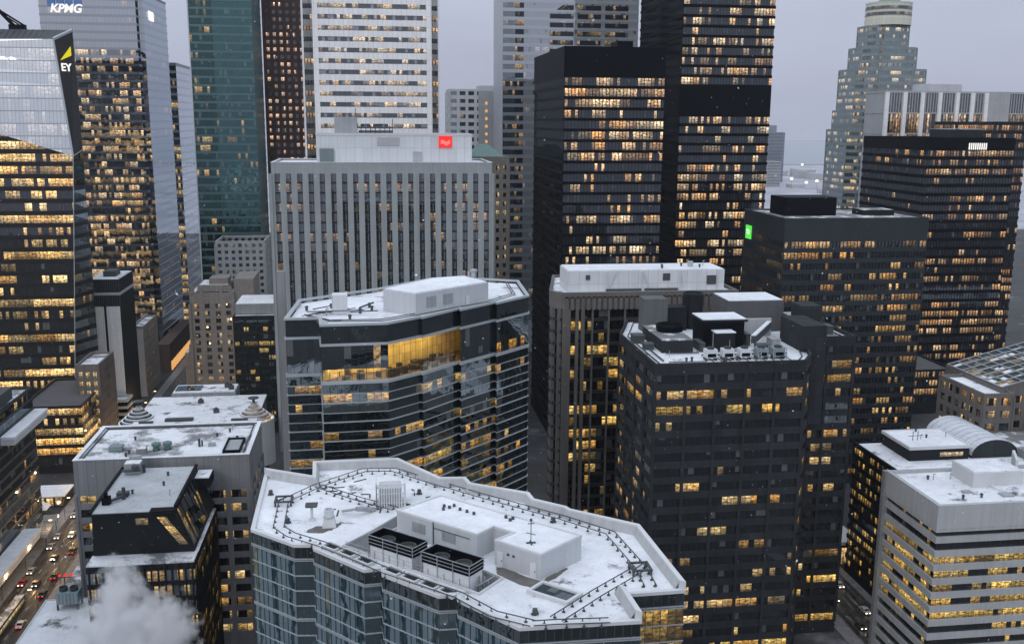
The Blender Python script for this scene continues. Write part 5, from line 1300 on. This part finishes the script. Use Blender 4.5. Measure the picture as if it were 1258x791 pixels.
def make_car(label, color, m=None):
    u = thing('car', label, 'car', (0, 0, 0), 'cars in the busy street')
    b = MB(); hw = .9
    prof = [(-2.25, .35), (-2.2, .85), (-1.5, .98), (-.85, 1.42), (.75, 1.45), (1.6, 1.0), (2.2, .92), (2.25, .35)]
    for (y0, z0), (y1, z1) in zip(prof, prof[1:]): b.face([(-hw, y0, z0), (hw, y0, z0), (hw, y1, z1), (-hw, y1, z1)])
    b.face([(hw, y, z) for y, z in prof][::-1]); b.face([(-hw, y, z) for y, z in prof]); b.face([(-hw, 2.25, .35), (hw, 2.25, .35), (hw, -2.25, .35), (-hw, -2.25, .35)])
    b.build('body', m or surf('car_paint', color, rough=.3, var=.03, streak=0, spec=.6), u)
    b = MB()
    for s in (-.905, .905): b.face([(s, -1.3, 1.0), (s, -.8, 1.36), (s, .7, 1.38), (s, 1.35, 1.0)])
    b.face([(-.8, -1.42, 1.03), (.8, -1.42, 1.03), (.75, -.9, 1.41), (-.75, -.9, 1.41)]); b.face([(.8, 1.55, 1.04), (-.8, 1.55, 1.04), (-.75, .82, 1.44), (.75, .82, 1.44)]); b.build('car_window', M['black'], u)
    for sx in (-.82, .82):
        for y in (-1.4, 1.4):
            b = MB(); b.bar((sx - .1, y, .33), (sx + .1, y, .33), .33, 12); b.build('wheel', M['black'], u)
    for sx in (-.6, .6):
        b = MB(); b.box(sx - .22, sx + .22, -2.32, -2.24, .6, .8); b.build('headlight', M['head'], u)
        b = MB(); b.box(sx - .22, sx + .22, 2.24, 2.32, .65, .82); b.build('taillight', M['tail'], u)
    return u
kinds = [('dark grey car with lit headlights in the street traffic', (.05, .05, .055)), ('white car with lit headlights in the street traffic', (.6, .6, .6)), ('red car with lit headlights in the street traffic', (.35, .03, .03)), ('silver car with lit headlights in the street traffic', (.3, .31, .33))]
protos = [make_car(*kk) for kk in kinds]; used = [False] * 4; rr = random.Random(4)
spots = []
for lane, (x, rot) in enumerate(((-117.6, 0), (-113.2, 0), (-108.8, math.pi))):
    y = 284 + 5 * lane
    while y < 430:
        spots.append((x + rr.uniform(-.2, .2), y, rot)); y += rr.choice((9, 13, 20, 30))
for i, (x, y, rot) in enumerate(spots):
    q = rr.choice((0, 0, 0, 1, 3, 3)) if i > 3 else i
    if not used[q]:
        protos[q].location = (x, y, .03); protos[q].rotation_euler = (0, 0, rot); used[q] = True
    else: dup(protos[q], (x, y, .03), rotz=rot)
for k in range(4): dup(protos[k % 2], (143.5 + 6 * (k % 2), 262 + 9 * k, .03), label='car on the short bright street beside the dark concrete block', group='cars on the short bright street')

u0 = thing('street_lamp', 'lit street lamp on the pavement of the busy street', 'street lamp', (-120.2, 290, .14), 'lamps along the busy street')
b = MB(); b.bar((-120.2, 290, .14), (-120.2, 290, 8.6), .11, 6, r2=.07); b.bar((-120.2, 290, 8.5), (-118.4, 290, 8.9), .06, 5); b.build('pole', M['gunmetal'], u0)
b = MB(); b.box(-118.8, -117.8, 289.8, 290.2, 8.75, 8.95); b.build('lamp_head', M['bulb'], u0)
ld = bpy.data.lights.new('lamp_light', 'POINT'); ld.energy = 1200; ld.color = (1, .60, .24); ld.shadow_soft_size = .4
lo = bpy.data.objects.new('lamp_light', ld); COL.objects.link(lo); lo.parent = u0; lo.location = (1.9, 0, 8.2)
for k in range(1, 12): dup(u0, (-120.2, 290 + 22 * k, .14))
for k in range(10): dup(u0, (-105.6, 300 + 22 * k, .14), rotz=math.pi)
# entrance canopy, snowy pavilion and low shops at the bend of the street
t = thing('glass_canopy', 'grey framed glass canopy over the pavement of the busy street', 'canopy', (-122, 360, .14))
b = MB(); b.prism([(-129, 369), (-124.5, 351), (-117.5, 348), (-119.8, 369.6)], 5.2, 5.5); b.build('roof', surf('wet_glass_canopy', (.22, .24, .27), rough=.2, spec=.6), t)
b = MB()
for k in range(5):
    a = Vector((-128.5 + 1.0 * k, 369 - 4.3 * k)); b.bar((a.x, a.y, 5.6), (a.x + 8.4 - .6 * k, a.y + .4 - 1.0 * k * .5, 5.6), .14, 4)
b.bar((-124.2, 369, 5.62), (-121, 349, 5.62), .14, 4); b.build('frame', M['silver'], t)
for (x, y) in ((-118.4, 350), (-120.4, 368)):
    b = MB(); b.bar((x, y, .14), (x, y, 5.2), .16, 6); b.build('post', M['gunmetal'], t)
t = thing('pavilion', 'brightly lit low pavilion with snowy roof beyond the glass canopy', 'pavilion', (-131, 396, 0))
b = MB(); b.box(-142, -124.4, 392, 404, 0, 4.2); b.build('wall', M['dark_conc'], t)
for k in range(5):
    b = MB(); b.face([(-141 + 3.3 * k, 391.9, .5), (-138.4 + 3.3 * k, 391.9, .5), (-138.4 + 3.3 * k, 391.9, 3.8), (-141 + 3.3 * k, 391.9, 3.8)], [(4 * k, 0), (4 * k + 2, 0), (4 * k + 2, .9), (4 * k, .9)]); b.build('lit_window', M['lobby'], t)
b = MB(); b.box(-142.4, -124, 391.4, 404.4, 4.2, 4.7); b.build('snow_cover', M['snow_clean'], t)
t = thing('market_tent', 'white pointed tent glowing beside the lit pavilion', 'tent', (-131, 386, 0))
b = MB(); b.prism(rect(-134, -128, 382, 388), 2.6, 5.4, poly2=rect(-131.2, -130.8, 384.8, 385.2)); b.build('canopy', M['snow_clean'], t)
for x in (-133.8, -128.2):
    for y in (382.2, 387.8):
        b = MB(); b.bar((x, y, 0), (x, y, 2.7), .06, 5); b.build('post', M['galv'], t)
for x, y, lab in ((-133.5, 384, 'bright globe lamp on a post beside the white tent'), (-124.6, 386, 'bright globe lamp on a post by the pavilion corner'), (-121.0, 372, 'bright globe lamp on a post behind the glass canopy')):
    u = thing('globe_lamp', lab, 'lamp', (x, y, 0), 'globe lamps round the pavilion')
    b = MB(); b.bar((x, y, 0), (x, y, 3.6), .08, 6); b.build('pole', M['gunmetal'], u)
    b = MB(); b.lathe((x, y), [(0, 3.5), (.5, 3.75), (.6, 4.1), (.5, 4.45), (0, 4.7)], 12); b.build('globe', M['head'], u)
t = thing('low_shop', 'low dark shop row with snowy roof between the busy street and the concrete block', 'shop row', (-94, 320, 0))
b = MB(); b.box(-99.5, -86, 262, 352, 0, 6.5); b.build('wall', M['brick'], t)
b = MB(); b.box(-99.3, -86.2, 262.2, 351.8, 6.504, 6.9); b.build('snow_cover', M['snow_half'], t)
b = MB(); b.box(-98, -94, 268, 274, 6.9, 8.6); b.box(-93, -88, 300, 306, 6.9, 8.4); b.build('roof_unit', M['gunmetal'], t)
t = thing('streetcar', 'long dark green streetcar running down the busy street', 'streetcar', (-113.2, 296, 0))
b = MB(); b.box(-114.5, -111.9, 283, 308, .5, 3.5); b.build('body', surf('streetcar_paint', (.03, .06, .05), rough=.4), t)
b = MB(); b.box(-114.4, -112.0, 283.1, 307.9, 3.504, 3.62); b.build('snow_cover', M['snow_half'], t)
b = MB(); b.face([(-111.88, 284, 1.7), (-111.88, 307, 1.7), (-111.88, 307, 2.9), (-111.88, 284, 2.9)], [(0, 0), (18, 0), (18, .9), (0, .9)]); b.build('window_band', M['lobby'], t)
t = thing('red_bus', 'red bus roof at the near end of the busy street', 'bus', (-117.6, 276, 0))
b = MB(); b.box(-118.9, -116.3, 262, 274.5, .4, 3.1); b.build('body', surf('bus_paint', (.32, .05, .04), rough=.4), t)
b = MB(); b.face([(-116.28, 263, 1.4), (-116.28, 273.5, 1.4), (-116.28, 273.5, 2.5), (-116.28, 263, 2.5)], [(0, 0), (8, 0), (8, .9), (0, .9)]); b.build('window_band', M['lobby'], t)
u = thing('red_beacon', 'row of red warning lights on a dark bracket above the blue-grey cooling unit', 'beacon', (-82.5, 262, 25))
b = MB(); b.bar((-84.2, 260.2, 0), (-84.2, 260.2, 30.6), .15, 6); b.bar((-86, 260.2, 30.6), (-81.6, 260.2, 30.6), .12, 5); b.build('bracket', M['gunmetal'], u)
for k in range(3):
    b = MB(); b.lathe((-85.4 + 1.5 * k, 260.2), [(0, 30.7), (.42, 31), (.3, 31.5), (0, 31.6)], 10); b.build('red_light', M['sign_red'], u)
# lit lobby closing the short street
t = thing('entrance_hall', 'bright amber entrance hall under a pale canopy at the end of the short street', 'entrance hall', (152, 310, 0))
b = MB(); b.box(139.5, 163, 304.5, 316, 0, 8); b.build('wall', M['dark_conc'], t)
for k in range(9):
    b = MB(); b.face([(140 + 2.5 * k, 304.4, .2), (142.1 + 2.5 * k, 304.4, .2), (142.1 + 2.5 * k, 304.4, 6.2), (140 + 2.5 * k, 304.4, 6.2)], [(5 * k, 0), (5 * k + 2, 0), (5 * k + 2, .9), (5 * k, .9)]); b.build('tall_window', M['lobby'], t)
b = MB(); b.box(139, 163.5, 302.5, 316.2, 8.0, 9.2); b.build('canopy', M['coping'], t)

# ------------------------------------------------------------------ hazy distance
p = [(1004, 2500), (1046, 2500), (1056, 2510), (1062, 2530), (1062, 2560), (1004, 2560)]
t = tower('condo_tower', 'pale rounded apartment tower fading into the far haze', 'apartment tower', p, 128, 3.6, 2.0, M['farwall'], M['far'], pane=2.5, d=.4, hidden=(4, 5))
b = MB(); b.box(1006, 1030, 2504, 2550, 128, 146); b.build('upper_storey', M['farwall'], t)
p = rect(930, 962, 2300, 2340)
tower('condo_tower', 'lower pale apartment block at the foot of the far rounded tower', 'apartment block', p, 62, 3.6, 2.0, M['conc_lt'], M['far'], pane=2.5, d=.4, hidden=(1, 2))
M['far_snow'] = surf('thin_far_snow', (.40, .41, .45), var=.2)  # snow colour darkened to stand in for distance haze
rr = random.Random(33)
for k in range(16):
    x = rr.uniform(760, 1500); y = rr.uniform(1750, 3100); sx = rr.uniform(25, 70); sy = rr.uniform(30, 90); h = rr.uniform(7, 22)
    u = thing('low_warehouse', 'low snowy-roofed warehouse in the far haze near the shore', 'warehouse', (x, y, 0), 'far warehouses near the shore')
    b = MB(); b.box(x, x + sx, y, y + sy, 0, h); b.build('wall', M['conc_lt'], u)
    b = MB(); b.box(x + 1, x + sx - 1, y + 1, y + sy - 1, h + .004, h + .6); b.build('snow_cover', M['far_snow'], u)
for i, (x, y, z) in enumerate(((1270, 2877, 28), (1000, 2180, 20), (978, 2270, 20), (966, 2160, 18), (1075, 2300, 22), (1020, 2040, 18))):
    u = thing('floodlight_mast', 'distant floodlight mast glowing in the haze near the shore', 'light mast', (x, y, 0), 'far floodlights near the shore')
    b = MB(); b.bar((x, y, 0), (x, y, z), .22, 5); b.build('mast', M['gunmetal'], u)
    b = MB(); b.lathe((x, y), [(0, z), (3.2, z + 1), (3.2, z + 4), (0, z + 5)], 8); b.build('lamp_head', M['bulb_far'], u)
p = rect(345, 400, 420, 470)
t = thing('low_building', 'low snowy-roofed building at the foot of the wide black tower', 'building', (370, 445, 0))
b = MB(); b.box(345, 420, 410, 470, 0, 40); b.build('wall', M['conc_lt'], t)
b = MB(); b.box(345.4, 419.6, 410.4, 469.6, 40.004, 40.6); b.build('snow_cover', M['snow_clean'], t)
for k in range(4):
    b = MB(); b.box(350 + 12 * k, 356 + 12 * k, 425 + 6 * k, 432 + 6 * k, 40.6, 43.5); b.build('roof_unit', M['galv'], t)

# a dark lit podium at the foot of the wide black tower, and small fittings on the roofs
p = rect(226, 300, 474, 518)
tower('podium', 'low dark podium with amber floors at the foot of the wide black tower', 'building', p, 24, 4.6, 3.0, M['charcoal'], M['blackr'], pane=1.7, d=.25, hidden=(1, 2), crown=1.2, deck=M['roofing'])
def fitting(kind, label, group, x, y, z):
    b = MB()
    if kind == 0: b.lathe((x, y), [(.3, z), (.28, z + .7), (.46, z + .75), (.3, z + 1.1), (0, z + 1.15)], 10)
    elif kind == 1: b.box(x - .7, x + .7, y - .5, y + .5, z, z + .8); b.box(x - .8, x + .8, y - .6, y + .6, z + .8, z + .9)
    else: b.bar((x, y, z), (x, y, z + 1.6), .14, 8); b.bar((x, y, z + 1.6), (x + .5, y, z + 1.6), .14, 8)
    o = b.build('roof_vent' if kind != 1 else 'roof_box', M['galv'] if kind else M['gunmetal'])
    tag(o, label, 'vent' if kind != 1 else 'box', group)
rr = random.Random(12)
for rect_, z, n, lab, grp in (((78, 106, 238, 241), 90.1, 7, 'small pipe vent along the front of the dark concrete roof', 'small vents on the dark concrete roof'), ((-8, 24, 206, 212), 109.1, 0, '', ''),
                              ((139, 151, 218, 237), 57.7, 5, 'small pipe vent on the snow of the ribbon-window block', 'small vents on the ribbon-window block'),
                              ((167, 184, 283, 297), 49.95, 4, 'small vent on the upper snowy roof beside the barrel vault', 'small vents beside the barrel vault'),
                              ((-16, -1, 206, 224), 109.1, 8, 'small vent among the pipes on the saw-tooth block roof', 'small vents on the saw-tooth block'),
                              ((-86, -75, 205, 250), 25.0, 5, 'small vent on the low snowy roof beside the steam', 'small vents on the low snowy roof'),
                              ((-66, -53, 246, 268), 56.2, 4, 'small vent on the slushy dark roof', 'small vents on the slushy roof'),
                              ((-80, -42, 278, 303), 57.5, 8, 'small vent standing in the patchy snow of the concrete block', 'small vents on the concrete block'),
                              ((62, 108, 306, 316), 104.45, 5, 'small vent on the long white metal penthouse', 'small vents on the white metal penthouse')):
    for k in range(n):
        x, y = rr.uniform(rect_[0], rect_[1]), rr.uniform(rect_[2], rect_[3]); fitting(rr.choice((0, 0, 2)), lab, grp, x, y, z)

# ------------------------------------------------------------------ steam and snowfall
N, v = volume('steam', 0, (.97, .97, .98))
oc = N.n('ShaderNodeTexCoord').outputs['Object']
def blob(c, r):
    a = N.n('ShaderNodeVectorMath', operation='SUBTRACT'); N.l(oc, a.inputs[0]); a.inputs[1].default_value = c
    d = N.n('ShaderNodeVectorMath', operation='DIVIDE'); N.l(a.outputs[0], d.inputs[0]); d.inputs[1].default_value = r
    l = N.n('ShaderNodeVectorMath', operation='LENGTH'); N.l(d.outputs[0], l.inputs[0]); return N.math('SUBTRACT', 1.0, l.outputs['Value'])
s = blob((-61.2, 227, 42), (5.6, 4.5, 7.6))
for c_, r_ in (((-61, 226, 31), (11, 7, 11)), ((-52, 226, 31), (8, 6, 10)), ((-66, 226, 24), (13, 7, 11)), ((-57, 225, 22), (16, 7, 11))): s = N.math('MAXIMUM', s, blob(c_, r_))
nz = N.noise(oc, .26, 9, .62).outputs[0]
dn = N.math('ADD', s, N.math('MULTIPLY', N.math('SUBTRACT', nz, .53), 2.2))
N.l(N.math('MULTIPLY', N.remap(dn, -.02, .34, 0, 1), .45), v.inputs['Density'])
b = MB(); b.box(-79, -40, 218, 235.8, 12, 52)
tag(b.build('steam', N.m), 'white steam billowing up in front of the dark sloped block', 'steam', kind='stuff')
b = MB(); rr = random.Random(77)
for k in range(6500):
    x, y, z = rr.uniform(-75, 95), rr.uniform(5, 112), rr.uniform(62, 168); r = rr.uniform(.008, .030)
    d = Vector((rr.gauss(0, 1), rr.gauss(0, .6), rr.gauss(0, 1))).normalized() * r * rr.uniform(1, 2.2); e_ = d.orthogonal().normalized() * r; f_ = d.cross(e_).normalized() * r; c_ = Vector((x, y, z))
    for s1, s2 in ((e_, f_), (f_, -e_), (-e_, -f_), (-f_, e_)):
        b.face([c_ + d, c_ + s1, c_ + s2]); b.face([c_ - d, c_ + s2, c_ + s1])
N = NT('snowflake'); p = N.n('ShaderNodeBsdfDiffuse'); p.inputs[0].default_value = (.85, .87, .9, 1); N.l(p.outputs[0], N.out.inputs[0])
tag(b.build('falling_snow', N.m), 'fine scattered snowflakes falling over the city', 'snowfall', kind='stuff')
